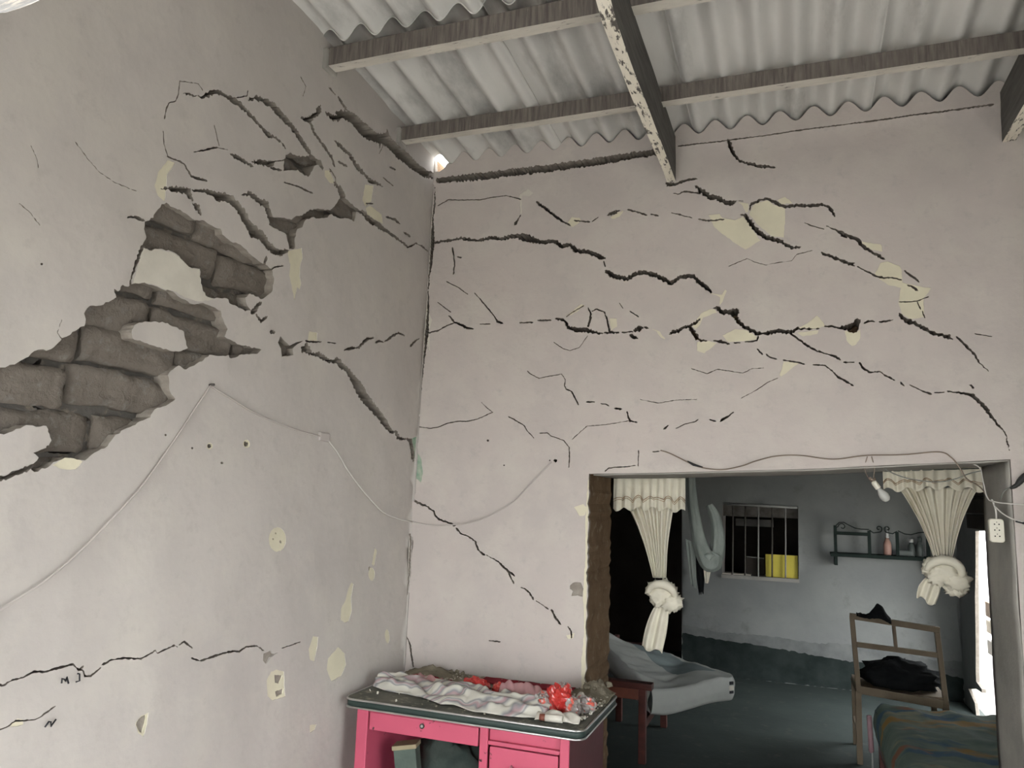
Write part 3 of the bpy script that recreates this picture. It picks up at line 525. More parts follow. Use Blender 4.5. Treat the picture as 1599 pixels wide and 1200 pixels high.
M['plaster_left'] = mat('pale_limewash', (.49, .455, .425), (.445, .412, .388), 1.6, .9, .22, 40, c4=(.435, .40, .373), b2=.25, c3=(.505, .472, .43), s3=4, t3=.6, w3=.12, bdist=.004)
M['cream'] = mat('cream_undercoat', (.64, .60, .46), (.58, .54, .42), 9, .9, .2, 50, bdist=.003)
M['white'] = mat('white_undercoat', (.60, .57, .50), (.52, .49, .43), 9, .9, .2, 50, bdist=.003)
M['green'] = mat('old_green_paint', (.19, .30, .22), (.42, .44, .36), 22, .85, .3, 60, bdist=.003)
M['plaster_edge'] = mat('broken_plaster_edge', (.30, .27, .235), (.22, .19, .165), 30, .95, .4, 70)
M['adobe'] = mat('dark_adobe', (.125, .116, .106), (.085, .079, .073), 7, .97, .6, 38, c3=(.20, .17, .14), s3=20, t3=.6, bdist=.012)
M['adobe_block'] = mat('adobe_brick', (.205, .180, .155), (.145, .125, .106), 6, .97, 1.0, 46, c3=(.215, .20, .18), s3=24, t3=.6, bdist=.012)
M['adobe_jamb'] = mat('brown_adobe', (.185, .125, .078), (.125, .082, .052), 7, .97, .8, 40, c3=(.22, .17, .115), s3=20, t3=.62, bdist=.012)
M['mortar'] = mat('grey_cement_render', (.36, .34, .31), (.27, .26, .24), 5, .92, .4, 40, bdist=.006)
M['rear_plaster'] = mat('grey_violet_wall_paint', (.235, .24, .233), (.195, .20, .20), 2.4, .9, .3, 30, c3=(.155, .157, .15), s3=4, t3=.66, w3=.08, bdist=.006)
M['rear_dado'] = mat('dark_green_dado', (.018, .024, .023), (.034, .042, .040), 5, .9, .3, 30, bdist=.006)
M['rear_dado2'] = mat('damp_plaster_band', (.19, .195, .19), (.13, .135, .135), 6, .9, .3, 30, bdist=.006)
M['floor'] = mat('dark_cement_floor', (.055, .070, .066), (.040, .051, .049), 2.5, .75, .3, 20, c3=(.085, .09, .083), s3=9, t3=.64, bdist=.006)
M['floor_front'] = mat('dusty_floor', (.54, .52, .495), (.45, .43, .41), 3, .95, .5, 20)
M['ground'] = mat('pale_yard_ground', (.52, .50, .46), (.44, .42, .39), 2, .95, .4, 10)
M['roof'] = mat('fibre_cement', (.65, .635, .605), (.55, .54, .515), 3.2, .92, .2, 30, c3=(.30, .295, .28), s3=3.1, t3=.63, w3=.09, stretch=(1, .35, 1), bdist=.004)
M['wood_dark'] = mat('sooty_wood', (.115, .10, .092), (.21, .185, .165), 9, .9, .4, 50, c3=(.30, .27, .24), s3=30, t3=.68, w3=.04, stretch=(9, 1, .7), bdist=.004)
M['wood_dark_y'] = mat('grey_beam_wood', (.15, .145, .135), (.10, .095, .09), 9, .9, .4, 50, stretch=(1, .5, 5), bdist=.004)
M['wood_white'] = mat('peeling_white_paint', (.78, .73, .62), (.66, .61, .52), 8, .8, .4, 60, c3=(.11, .10, .09), s3=26, t3=.56, w3=.03, stretch=(2, .6, 2), bdist=.004)
M['wood_white_x'] = mat('worn_pale_edge', (.62, .58, .51), (.48, .45, .40), 8, .8, .3, 60, c3=(.19, .175, .16), s3=30, t3=.64, w3=.05, stretch=(.6, 2, 2), bdist=.004)
M['cable'] = mat('painted_cable', (.45, .41, .385), (.40, .365, .345), 5, .6, .1)
M['cable_white'] = mat('white_cable', (.62, .60, .56), (.55, .53, .5), 5, .5, 0)
M['wire_brown'] = mat('brown_wire', (.22, .17, .13), (.16, .125, .10), 12, .6, .1)
M['wire_grey'] = mat('grey_wire', (.20, .21, .19), (.15, .155, .14), 12, .6, .1)
M['wire_black'] = mat('black_tape', (.014, .014, .015), (.025, .025, .025), 12, .5, .1)
M['ink'] = mat('black_marker', (.012, .012, .016), (.02, .02, .025), 9, .6, 0)
M['curtain'] = mat('cream_curtain', (.68, .645, .54), (.60, .56, .46), 6, .9, .2, 90, c3=(.50, .45, .34), s3=5, t3=.66, w3=.08, bdist=.002)
M['embroidery'] = mat('brown_embroidery', (.33, .22, .13), (.27, .17, .10), 30, .9, 0)
M['pink'] = mat('chipped_pink_enamel', (.48, .085, .14), (.43, .075, .125), 4, .42, .12, 30, c3=(.05, .02, .025), s3=24, t3=.655, w3=.012, bdist=.003)
M['pink_shaded'] = mat('shaded_pink_side', (.10, .035, .04), (.07, .028, .03), 4, .55, .1, 30)  # desk pink darkened: shade of the right side put into the colour
M['desk_top'] = mat('dusty_dark_green_vinyl', (.065, .072, .060), (.15, .145, .118), 5, .7, .25, 60, c3=(.27, .255, .205), s3=26, t3=.60, w3=.06, bdist=.003)
M['desk_edge'] = mat('dark_green_rubber_edge', (.022, .036, .032), (.03, .045, .04), 6, .45, .05)
M['chrome'] = mat('aluminium_strip', (.62, .62, .60), (.48, .48, .47), 12, .32, .05, metal=.9)
M['metal_dark'] = mat('dark_lock_metal', (.10, .09, .085), (.05, .045, .04), 20, .4, .05, metal=.8)
M['hole'] = mat('dark_socket_hole', (.02, .02, .02), (.015, .015, .015), 9, .8, 0)
M['foam'] = mat('pale_mattress_cloth', (.40, .41, .385), (.35, .36, .34), 4, .9, .25, 40, bdist=.003)
M['foam_dark'] = mat('teal_grey_mattress_panel', (.20, .235, .235), (.165, .195, .2), 6, .9, .25, 40)
M['redwood'] = mat('dark_red_varnished_wood', (.10, .030, .024), (.065, .022, .018), 6, .4, .1, 40, stretch=(1, 1, 3))
M['redwood2'] = mat('worn_red_wood', (.20, .065, .04), (.12, .04, .03), 6, .5, .1, 40)
M['pinewood'] = mat('dull_brown_wood', (.20, .155, .105), (.15, .112, .075), 6, .65, .15, 50, stretch=(1, 1, .4))
M['black_cloth'] = mat('black_cloth', (.009, .010, .011), (.014, .015, .016), 8, .9, .3, 60)
M['grey_cloth'] = mat('grey_green_cloth', (.31, .34, .31), (.21, .235, .22), 7, .95, .3, 80, stretch=(3, 3, .6))
M['dark_sack'] = mat('dark_green_sack', (.035, .05, .045), (.07, .085, .075), 8, .8, .3, 40)
M['iron'] = mat('rusty_window_iron', (.12, .11, .10), (.08, .07, .06), 20, .7, .2)
M['iron_bright'] = mat('bare_metal_bar', (.36, .36, .34), (.28, .28, .27), 20, .5, .1)
M['yellow'] = mat('yellow_board', (.66, .55, .09), (.60, .50, .08), 4, .6, .05)
M['shelf_green'] = mat('dark_green_shelf', (.022, .031, .027), (.015, .021, .019), 8, .85, .1)
M['bottle'] = mat('pink_brown_bottle', (.42, .25, .20), (.34, .20, .17), 8, .3, 0)
M['bottle_cap'] = mat('clear_grey_plastic', (.50, .50, .48), (.42, .42, .41), 8, .3, 0)
M['jar'] = mat('dark_jar', (.07, .085, .078), (.10, .11, .105), 8, .4, 0)
M['plastic_cream'] = mat('cream_plastic', (.66, .63, .54), (.62, .59, .50), 8, .45, .03)
M['bulb'] = mat('dusty_bulb_glass', (.40, .40, .37), (.33, .33, .31), 14, .18, 0)
M['pale_board'] = mat('pale_timber', (.55, .50, .42), (.45, .40, .33), 6, .8, .2, stretch=(1, 1, .4))
M['brown_board'] = mat('brown_timber', (.22, .16, .11), (.16, .12, .09), 6, .8, .2)
M['dark_room'] = mat('dark_board_and_room_gloom', (.06, .05, .045), (.04, .035, .03), 4, .9, .2)  # rooms' gloom put into the colour; also the dark shutter and box
M['debris'] = mat('plaster_crumbs', (.33, .31, .25), (.22, .20, .16), 30, .95, .4, 80)
M['dust'] = mat('adobe_dust', (.24, .215, .16), (.17, .15, .115), 14, .97, .6, 60)
M['red_foil'] = mat('red_wrapping', (.46, .035, .028), (.34, .02, .02), 18, .22, .3, 40, c3=(.60, .22, .17), s3=24, t3=.64, w3=.04, coat=.5)
M['clear_wrap'] = mat('printed_clear_wrap', (.35, .33, .31), (.16, .13, .125), 26, .2, .4, 50, c3=(.55, .09, .06), s3=30, t3=.57, w3=.03, coat=.6)
M['pink_cloth'] = mat('dusty_pink_lace', (.52, .30, .30), (.44, .25, .26), 12, .9, .3, 80)
M['crimson'] = mat('crimson_cloth', (.24, .025, .035), (.16, .02, .03), 12, .9, .3, 80)
M['paper'] = mat('white_paper', (.62, .59, .52), (.54, .51, .45), 14, .85, .2, 60)
M['carton'] = mat('faded_carton', (.10, .125, .105), (.07, .09, .08), 9, .8, .2)
M['carton_edge'] = mat('tan_carton_edge', (.30, .26, .17), (.24, .2, .13), 9, .8, .2)
M['pink_sleeve'] = mat('dull_pink_plastic', (.36, .22, .24), (.30, .18, .2), 9, .5, .05)

def striped(name, cols, axis_scale, rot, distort=2.5, rough=.9):
    m = bpy.data.materials.new(name); m.use_nodes = True
    nt = m.node_tree; L = nt.links; b = nt.nodes['Principled BSDF']; b.inputs['Roughness'].default_value = rough
    tc = nt.nodes.new('ShaderNodeTexCoord'); mp = nt.nodes.new('ShaderNodeMapping')
    mp.inputs['Rotation'].default_value = rot
    L.new(tc.outputs['Object'], mp.inputs[0])
    w = nt.nodes.new('ShaderNodeTexWave'); w.inputs['Scale'].default_value = axis_scale
    w.inputs['Distortion'].default_value = distort; w.inputs['Detail'].default_value = 3; w.inputs['Detail Scale'].default_value = 1.3
    L.new(mp.outputs[0], w.inputs[0])
    r = nt.nodes.new('ShaderNodeValToRGB')
    while len(r.color_ramp.elements) < len(cols): r.color_ramp.elements.new(.5)
    for i, c in enumerate(cols):
        r.color_ramp.elements[i].position = i/(len(cols)-1); r.color_ramp.elements[i].color = (*c, 1)
    L.new(w.outputs['Fac'], r.inputs[0]); L.new(r.outputs[0], b.inputs['Base Color'])
    return m
M['stripe_cloth'] = striped('white_lilac_striped_cloth', [(.52, .50, .44), (.55, .53, .47), (.22, .22, .23), (.42, .40, .385), (.36, .24, .25), (.20, .20, .21), (.53, .51, .45)], 2.6, (0, 0, 1.35), 9.0)
def blotchy(name):
    m = bpy.data.materials.new(name); m.use_nodes = True
    nt = m.node_tree; L = nt.links; b = nt.nodes['Principled BSDF']; b.inputs['Roughness'].default_value = .95
    tc = nt.nodes.new('ShaderNodeTexCoord'); mp = nt.nodes.new('ShaderNodeMapping')
    mp.inputs['Scale'].default_value = (1.0, 2.4, 1.5); mp.inputs['Rotation'].default_value = (0, 0, .25); L.new(tc.outputs['Object'], mp.inputs[0])
    def layer(prev, col, sc, t, w, off):
        mm = nt.nodes.new('ShaderNodeMapping'); mm.inputs['Location'].default_value = (off, off*.7, 0); L.new(mp.outputs[0], mm.inputs[0])
        n = nt.nodes.new('ShaderNodeTexNoise'); n.inputs['Scale'].default_value = sc; n.inputs['Detail'].default_value = 5; L.new(mm.outputs[0], n.inputs['Vector'])
        r = nt.nodes.new('ShaderNodeMapRange'); r.inputs[1].default_value = t-w; r.inputs[2].default_value = t+w; L.new(n.outputs['Fac'], r.inputs[0])
        x = nt.nodes.new('ShaderNodeMix'); x.data_type = 'RGBA'; L.new(r.outputs[0], x.inputs[0])
        if isinstance(prev, tuple): x.inputs[6].default_value = (*prev, 1)
        else: L.new(prev, x.inputs[6])
        x.inputs[7].default_value = (*col, 1); return x.outputs[2]
    c = layer((.10, .15, .125), (.17, .22, .175), 3.5, .5, .12, 0)
    c = layer(c, (.05, .11, .16), 2.3, .60, .04, 3.1)
    c = layer(c, (.25, .26, .17), 3.0, .60, .05, 7.7)
    c = layer(c, (.30, .19, .06), 2.2, .62, .04, 12.4)
    c = layer(c, (.24, .11, .06), 2.6, .66, .03, 15.4)
    L.new(c, b.inputs['Base Color']); return m
M['bed_cloth'] = blotchy('green_blue_yellow_print')

# ------------------------------------------------------------------ broken plaster walls
TWO = 2.0
def pts_of(flat): return [(flat[i]/10000.0, flat[i+1]/10000.0) for i in range(0, len(flat), 2)]
def jag(poly, step, amp, r, closed=True):
    out = []; n = len(poly)
    for i in range(n if closed else n-1):
        a = poly[i]; b = poly[(i+1) % n]
        L = math.hypot(b[0]-a[0], b[1]-a[1]); out.append(a)
        k = int(L/step)
        if k >= 1:
            nx, ny = -(b[1]-a[1])/L, (b[0]-a[0])/L
            for j in range(1, k+1):
                t = (j+r.uniform(-.25, .25))/(k+1); d = r.uniform(-amp, amp)
                out.append((lerp(a[0], b[0], t)+nx*d, lerp(a[1], b[1], t)+ny*d))
    return out
def inside(poly, P):
    """even-odd test for an array of points"""
    x, y = P[:, 0], P[:, 1]; q = np.array(poly); n = len(q)
    lo, hi = q.min(0), q.max(0)
    sel = np.where((x >= lo[0]) & (x <= hi[0]) & (y >= lo[1]) & (y <= hi[1]))[0]
    res = np.zeros(len(P), bool)
    if len(sel) == 0: return res
    xs, ys = x[sel], y[sel]; c = np.zeros(len(sel), bool)
    for i in range(n):
        x0, y0 = q[i]; x1, y1 = q[(i+1) % n]
        if y0 == y1: continue
        cond = (y0 > ys) != (y1 > ys)
        c ^= cond & (xs < (x1-x0)*(ys-y0)/(y1-y0)+x0)
    res[sel] = c; return res

SURF = {'plaster': (0, 0.0), 'cream': (1, -.0025), 'white': (2, -.0012), 'green': (3, -.002), 'dado': (1, -.002), 'band': (2, -.0012), 'chip': (4, -.007)}
def build_wall(name, outline, marks, place, thick, mats, core_mats, fine, seed=1, holes=(), grid=.045, coarse=.2,
               wav=1.0, strip=None, spall_d=-.055, crack_d=-.14, min_area=.0006):
    """A plaster skin over a core. marks: polygons (u, v) in metres by class.  place(u, v, d) -> xyz, d points into the room.
    Every area of paint, bare coat, fallen plaster or crack becomes real relief; separate plates become separate objects."""
    r = random.Random(seed)
    V = []; E = []
    def add(poly):
        b = len(V); V.extend(Vector(p) for p in poly); n = len(poly)
        E.extend((b+i, b+(i+1) % n) for i in range(n))
    polys = []
    add(outline)
    for h in holes: add(h)
    for cls, ps in marks.items():
        for p in ps:
            big = max(max(q[0] for q in p)-min(q[0] for q in p), max(q[1] for q in p)-min(q[1] for q in p))
            if cls == 'crack':
                ar = abs(sum(p[i-1][0]*p[i][1]-p[i][0]*p[i-1][1] for i in range(len(p))))/2
                pe = sum(math.hypot(p[i][0]-p[i-1][0], p[i][1]-p[i-1][1]) for i in range(len(p)))
                j = jag(p, .0065, min(.0052, max(.0014, .34*2*ar/pe)), r)
            elif cls in ('spall', 'island'): j = jag(p, .012, .0030 if big > .15 else .0012, r)
            elif cls in ('dado', 'band'): j = jag(p, .03, .008, r)
            else: j = jag(p, .015, .0018, r)
            polys.append((cls, j)); add(j)
    u0, u1 = min(p[0] for p in outline), max(p[0] for p in outline)
    v0, v1 = min(p[1] for p in outline), max(p[1] for p in outline)
    G = []
    u = u0
    def axis(a, b, fa, fb):
        t = a; o = []
        while t < b:
            o.append(t); t += grid if (fa-.01 <= t <= fb) else coarse
        return o
    for uu in axis(u0+.02, u1, fine[0], fine[1]):
        for vv in axis(v0+.02, v1, fine[2], fine[3]):
            G.append((uu+r.uniform(-.25, .25)*grid, vv+r.uniform(-.25, .25)*grid))
    G = np.array(G); keep = inside(outline, G)
    for h in holes: keep &= ~inside(h, G)
    V.extend(Vector(p) for p in G[keep])
    vs, es, fs, _, _, _ = delaunay_2d_cdt(V, E, [], 0, 2e-5)
    P = np.array([(p[0], p[1]) for p in vs]); F = np.array([f[:3] for f in fs])
    cen = P[F].mean(1)
    ok = inside(outline, cen)
    for h in holes: ok &= ~inside(h, cen)
    F = F[ok]; cen = cen[ok]
    a_, b_, c_ = P[F[:, 0]], P[F[:, 1]], P[F[:, 2]]
    area = .5*((b_[:, 0]-a_[:, 0])*(c_[:, 1]-a_[:, 1])-(b_[:, 1]-a_[:, 1])*(c_[:, 0]-a_[:, 0]))
    flip = area < 0; F[flip] = F[flip][:, ::-1]; area = abs(area)
    cls = np.array(['plaster']*len(F), dtype=object)
    for want in (('band',), ('dado',), ('cream', 'white', 'green'), ('chip',), ('spall',), ('island',), ('crack',)):
        for c, p in polys:
            if c in want:
                cls[inside(p, cen)] = 'plaster' if c == 'island' else c
    surf = np.array([c in SURF for c in cls])
    edge = {}
    for fi, f in enumerate(F):
        for k in range(3):
            e = (int(f[k]), int(f[(k+1) % 3])); key = (min(e), max(e)); edge.setdefault(key, []).append((fi, e))
    # plates: connected areas of standing plaster
    comp = -np.ones(len(F), int); nb = [[] for _ in F]
    for key, l in edge.items():
        if len(l) == 2 and surf[l[0][0]] and surf[l[1][0]]:
            nb[l[0][0]].append(l[1][0]); nb[l[1][0]].append(l[0][0])
    nc = 0; comps = []
    for i in range(len(F)):
        if not surf[i] or comp[i] >= 0: continue
        st = [i]; comp[i] = nc; mem = []
        while st:
            a = st.pop(); mem.append(a)
            for b in nb[a]:
                if comp[b] < 0: comp[b] = nc; st.append(b)
        comps.append(mem); nc += 1
    for mem in comps:
        if area[mem].sum() < min_area:
            for a in mem: cls[a] = 'crack'; surf[a] = False; comp[a] = -1
    comps = [m for m in comps if surf[m[0]]]
    comps.sort(key=lambda m: -area[m].sum())
    for ci, mem in enumerate(comps):
        for a in mem: comp[a] = ci
    tilt = {}
    for ci, mem in enumerate(comps):
        c0 = cen[mem].mean(0)
        tilt[ci] = (0, 0, 0, c0) if ci == 0 else (r.uniform(.001, .007), r.uniform(-.04, .04), r.uniform(-.04, .04), c0)
    def depth(vi, c, ci):
        u, v = P[vi]
        if c in SURF:
            d = SURF[c][1]+wav*(.007*N3(u*1.9, v*1.9, seed)+.0035*N3(u*6, v*6, seed+4)+.0016*N3(u*17, v*17, seed+9))
            t, tu, tv, c0 = tilt[ci]
            d += t+(max(.0, min(.02, .006+tu*(u-c0[0])+tv*(v-c0[1]))) if ci else 0)
            if strip: d += strip(u, v)
            return d
        if c == 'spall': return spall_d+.012*fbm(u*6, v*6, seed)
        return crack_d
    top = {}
    tgt = {}
    def mb(k):
        if k not in tgt: tgt[k] = MB()
        return tgt[k]
    def vert(vi, c, ci, key):
        k = (vi, c, ci)
        if k not in top:
            b = mb(key); b.v.append(place(P[vi][0], P[vi][1], depth(vi, c, ci))); top[k] = len(b.v)-1
        return top[k]
    for fi, f in enumerate(F):
        c = cls[fi]; ci = comp[fi]
        key = ('p', ci) if surf[fi] else 'core'
        idx = tuple(vert(int(v), c, ci, key) for v in f)
        mb(key).face(idx, SURF[c][0] if surf[fi] else 0, True)
    for key, l in edge.items():
        if len(l) == 2:
            (fa, ea), (fb, eb) = l
            if cls[fa] == cls[fb] and comp[fa] == comp[fb]: continue
            da = depth(ea[0], cls[fa], comp[fa]); db = depth(ea[0], cls[fb], comp[fb])
            if da < db: fa, ea, fb, eb = fb, eb, fa, ea
            hi, lo = (cls[fa], comp[fa]), (cls[fb], comp[fb])
            i, j = ea
            q = [place(*P[i], depth(i, *hi)), place(*P[i], depth(i, *lo)), place(*P[j], depth(j, *lo)), place(*P[j], depth(j, *hi))]
            k = ('p', comp[fa]) if surf[fa] else 'core'
            mb(k).quadpts(q, (4 if not surf[fb] else SURF[cls[fa]][0]) if surf[fa] else 0)
        elif len(l) == 1:
            fa, ea = l[0]; i, j = ea; c, ci = cls[fa], comp[fa]
            d0 = depth(i, c, ci); d1 = depth(j, c, ci)
            m = min(d0, -.022)
            if surf[fa]:
                mb(('p', ci)).quadpts([place(*P[i], d0), place(*P[i], -.022), place(*P[j], -.022), place(*P[j], d1)], 4)
            s0 = -.022 if surf[fa] else d0; s1 = -.022 if surf[fa] else d1
            mb('core').quadpts([place(*P[i], s0), place(*P[i], -thick), place(*P[j], -thick), place(*P[j], s1)], 0)
    core = mb('core'); b0 = len(core.v)
    core.v += [place(p[0], p[1], -thick) for p in P]
    for f in F: core.face((b0+int(f[2]), b0+int(f[1]), b0+int(f[0])), 1)
    # drop the unused points
    root = core.build(name, core_mats, kind='structure')
    for ci in range(len(comps)):
        m_ = tgt.get(('p', ci))
        if m_: m_.build('plaster_coat' if ci == 0 else 'plaster_piece', mats, root)
    spalls = [p for c, p in polys if c == 'spall']; isl = [p for c, p in polys if c == 'island']
    return root, spalls, isl

def adobe_block(root, place, ua, ub, va, vb, front, r, m, deep=.09, nx=22, ny=9):
    g = .006; ua += g; ub -= g; va += g*r.uniform(.6, 1.4); vb -= g*r.uniform(.6, 1.4)
    sd = r.uniform(0, 90); tu = r.uniform(-.03, .03); tv = r.uniform(-.08, .08)
    b = MB()
    def fn(i, j):
        u = lerp(ua, ub, i); v = lerp(va, vb, j)
        eu = min(i, 1-i)*(ub-ua); ev = min(j, 1-j)*(vb-va)
        rd = -.016*max(0, 1-eu/.016)**2-.014*max(0, 1-ev/.014)**2
        d = front+rd+.011*fbm(u*8+sd, v*13, sd)+.006*fbm(u*26, v*40+sd, 5)+tu*(u-(ua+ub)/2)+tv*(v-(va+vb)/2)
        w = .006*fbm(u*8, v*8+sd, 3); e = .007*fbm(u*17, v*5+sd, 8)
        return place(u+w, v+w+e+.01*math.sin(u*5+sd), min(d, -.017))
    b.grid(nx, ny, fn, sm=True)
    # side skirts
    def ring():
        o = []
        for i in range(nx+1): o.append((i/nx, 0))
        for j in range(1, ny+1): o.append((1, j/ny))
        for i in range(nx-1, -1, -1): o.append((i/nx, 1))
        for j in range(ny-1, 0, -1): o.append((0, j/ny))
        return o
    R = ring(); f0 = [fn(*q) for q in R]; f1 = [place(lerp(ua, ub, q[0]), lerp(va, vb, q[1]), front-deep) for q in R]
    for k in range(len(R)):
        k2 = (k+1) % len(R)
        b.quadpts([f0[k], f1[k], f1[k2], f0[k2]])
    return b.build('adobe_brick', m, root)

def lay_blocks(root, place, spalls, isl, h, L, v0, r, m, front=(-.036, -.024), slope=0.0):
    us = [q[0] for p in spalls for q in p]; vs_ = [q[1] for p in spalls for q in p]
    row = 0; v = v0
    while v < max(vs_)+h:
        u = min(us)-L*(1+.5*(row % 2))+r.uniform(-.05, .05)
        while u < max(us)+L:
            w = L*r.uniform(.8, 1.15)
            S = np.array([(lerp(u, u+w, a), lerp(v, v+h, c)) for a in np.linspace(.04, .96, 9) for c in np.linspace(.08, .92, 5)])
            hit = np.zeros(len(S), bool)
            for p in spalls: hit |= inside(p, S)
            if hit.sum() >= 1:
                adobe_block(root, place, u, u+w, v, v+h, r.uniform(*front), r, m)
            u += w
        v += h; row += 1
# ================================================================== STRUCTURE
WAVE = .1405; AMP = .029; WX0 = 1.812
def roof_z(x, y): return 3.345-.06*y-AMP*math.cos(2*PI*(x-WX0)/WAVE)

# ---- left wall: X = 0, u = Y, v = Z
# the cracked wall has bulged: it leans into the room towards the top
LEAN = [(.8, 0), (1.5, -.005), (2.0, .008), (2.5, .020), (3.2, .027)]
def place_left(u, v, d): return (d+table(LEAN, v) if d > -.3 else d, u, v)
ol = [(0, 0), (0, 3.50), (-1.30, 3.52), (-1.72, 3.50), (-1.90, 3.34), (-2.03, 3.03), (-2.09, 2.92), (-2.136, 2.844), (-2.169, 2.803), (-2.196, 2.77), (-2.225, 2.738), (-2.253, 2.709),
      (-2.34, 2.63), (-2.50, 2.55), (-2.75, 2.62), (-2.95, 3.0), (-3.1, 3.45), (-4.5, 3.55), (-4.5, 0)]
ol = ol[:3]+jag(ol[3:-1], .06, .006, random.Random(3), closed=False)+ol[-2:]
LM = {c: [pts_of(p) for p in ps] for c, ps in LEFT_MARKS.items()}
wl, sp, isl = build_wall('wall_left', ol, LM, place_left, .45,
    [M['plaster_left'], M['cream'], M['white'], M['green'], M['plaster_edge']], [M['adobe'], M['plaster_left']],
    (-2.5, 0, .7, 3.5), seed=2, wav=1.25)
big = [p for p in sp if max(q[0] for q in p)-min(q[0] for q in p) > .07]
lay_blocks(wl, place_left, big, isl, .118, .40, 1.205, random.Random(5), M['adobe_block'])

# ---- back wall with the wide opening: Y = 0, u = X, v = Z
def place_back(u, v, d): return (u, -d, v)
def wtop(x): return roof_z(x, 0)-(.003+.014*sstep(.95, 1.25, x))
ob = [(3.7, 0), (3.7, 3.45)]
x = 3.66
while x > .112:
    ob.append((x, wtop(x))); x -= .0125
ob += [(.108, wtop(.108)), (.102, 3.318), (.085, 3.292), (.06, 3.278), (.036, 3.283), (.030, 3.33), (.028, 3.36), (0, 3.36), (0, 0)]
JL = .893
left_edge = jag([(JL, 0.0), (JL, 1.722)], .022, .006, random.Random(8), closed=False)+[(JL, 1.722)]
door = [(JL, -.02)]+left_edge+[(1.25, 1.735), (1.869, 1.764), (2.545, 1.811), (2.545, -.02)]
ob2 = ob[:-1]+[(0, 0)]
BMK = {c: [pts_of(p) for p in ps] for c, ps in BACK_MARKS.items()}
# paint broken away along the left jamb
BMK['cream'].append([(.878, .75), (.892, .75), (.893, 1.70), (.887, 1.69), (.880, 1.50), (.885, 1.35), (.875, 1.2), (.884, 1.02), (.872, .9)])
def top_course(u, v):
    line = 3.205+.018*min(u, 1.3)/1.3+.024*max(0, u-1.3)
    return .012*sstep(line-.004, line+.006, v)
wb, spb, islb = build_wall('wall_back', ob2, BMK, place_back, .45,
    [M['plaster'], M['cream'], M['white'], M['green'], M['plaster_edge']], [M['adobe_jamb'], M['rear_plaster']],
    (0, 2.8, .7, 3.45), seed=11, holes=[door], strip=top_course)
rj = random.Random(15)
def place_jamb(u, v, d): return (JL+.012+d, u, v)      # u = Y
z = .04
while z < 1.60:
    h = rj.uniform(.105, .145); h = min(h, 1.716-z)
    cut = rj.choice([.45, .45, .27])
    adobe_block(wb, place_jamb, .012, cut, z, z+h, rj.uniform(-.020, -.010), rj, M['adobe_jamb'], deep=.05)
    if cut < .4: adobe_block(wb, place_jamb, cut, .45, z, z+h, rj.uniform(-.020, -.010), rj, M['adobe_jamb'], deep=.05, nx=6)
    z += h
if 1.716-z > .03: adobe_block(wb, place_jamb, .012, .45, z, 1.718, -.014, rj, M['adobe_jamb'], deep=.05)
# plastered soffit and right reveal of the opening
b = MB()
def soff(i, j):
    xx = lerp(JL+.02, 2.545, i); yy = lerp(.003, .452, j)
    zz = table([(JL, 1.722), (1.25, 1.735), (1.869, 1.764), (2.545, 1.811)], xx)
    return (xx, yy, zz-.004+.003*N3(xx*5, yy*5))
b.grid(40, 8, soff)
b.build('lintel_soffit', M['mortar'], wb, solid=.006)
b = MB()
def rev(i, j):
    yy = lerp(.003, .452, i); zz = lerp(0, 1.808, j)
    return (2.541+.004*N3(yy*5, zz*5), yy, zz)
b.grid(8, 40, rev)
b.build('right_reveal', M['mortar'], wb, solid=.006)

# ---- floors and yard
MB().box((-.45, -4.6, -.12), (3.95, 0, 0)).build('floor', M['floor_front'], kind='structure')
MB().box((-1.0, .0, -.12), (3.18, 5.5, 0)).build('floor', M['floor'], kind='structure')
MB().box((-30, -30, -.30), (30, 30, -.03)).build('ground', M['ground'], kind='structure')
def wall_panel(name, boxes, m):
    b = MB()
    for a, c in boxes: b.box(a, c)
    return b.build(name, m, kind='structure')
wall_panel('wall_right_added', [((3.7, -2.0, 0), (3.95, .45, 3.6)), ((3.7, -4.5, 0), (3.95, -3.7, 3.6)), ((3.7, -3.7, 1.95), (3.95, -2.0, 3.6))], M['adobe_block'])  # unseen wall added to steer daylight by its gap and dark tone
# unseen front wall behind the viewer, added with its doorway to shape the light
wall_panel('wall_front_added', [((1.95, -4.5, 0), (3.7, -4.2, 3.65)), ((.10, -4.5, 2.2), (1.95, -4.2, 3.65)), ((0, -4.5, 0), (.10, -4.2, 3.65))], M['adobe_block'])

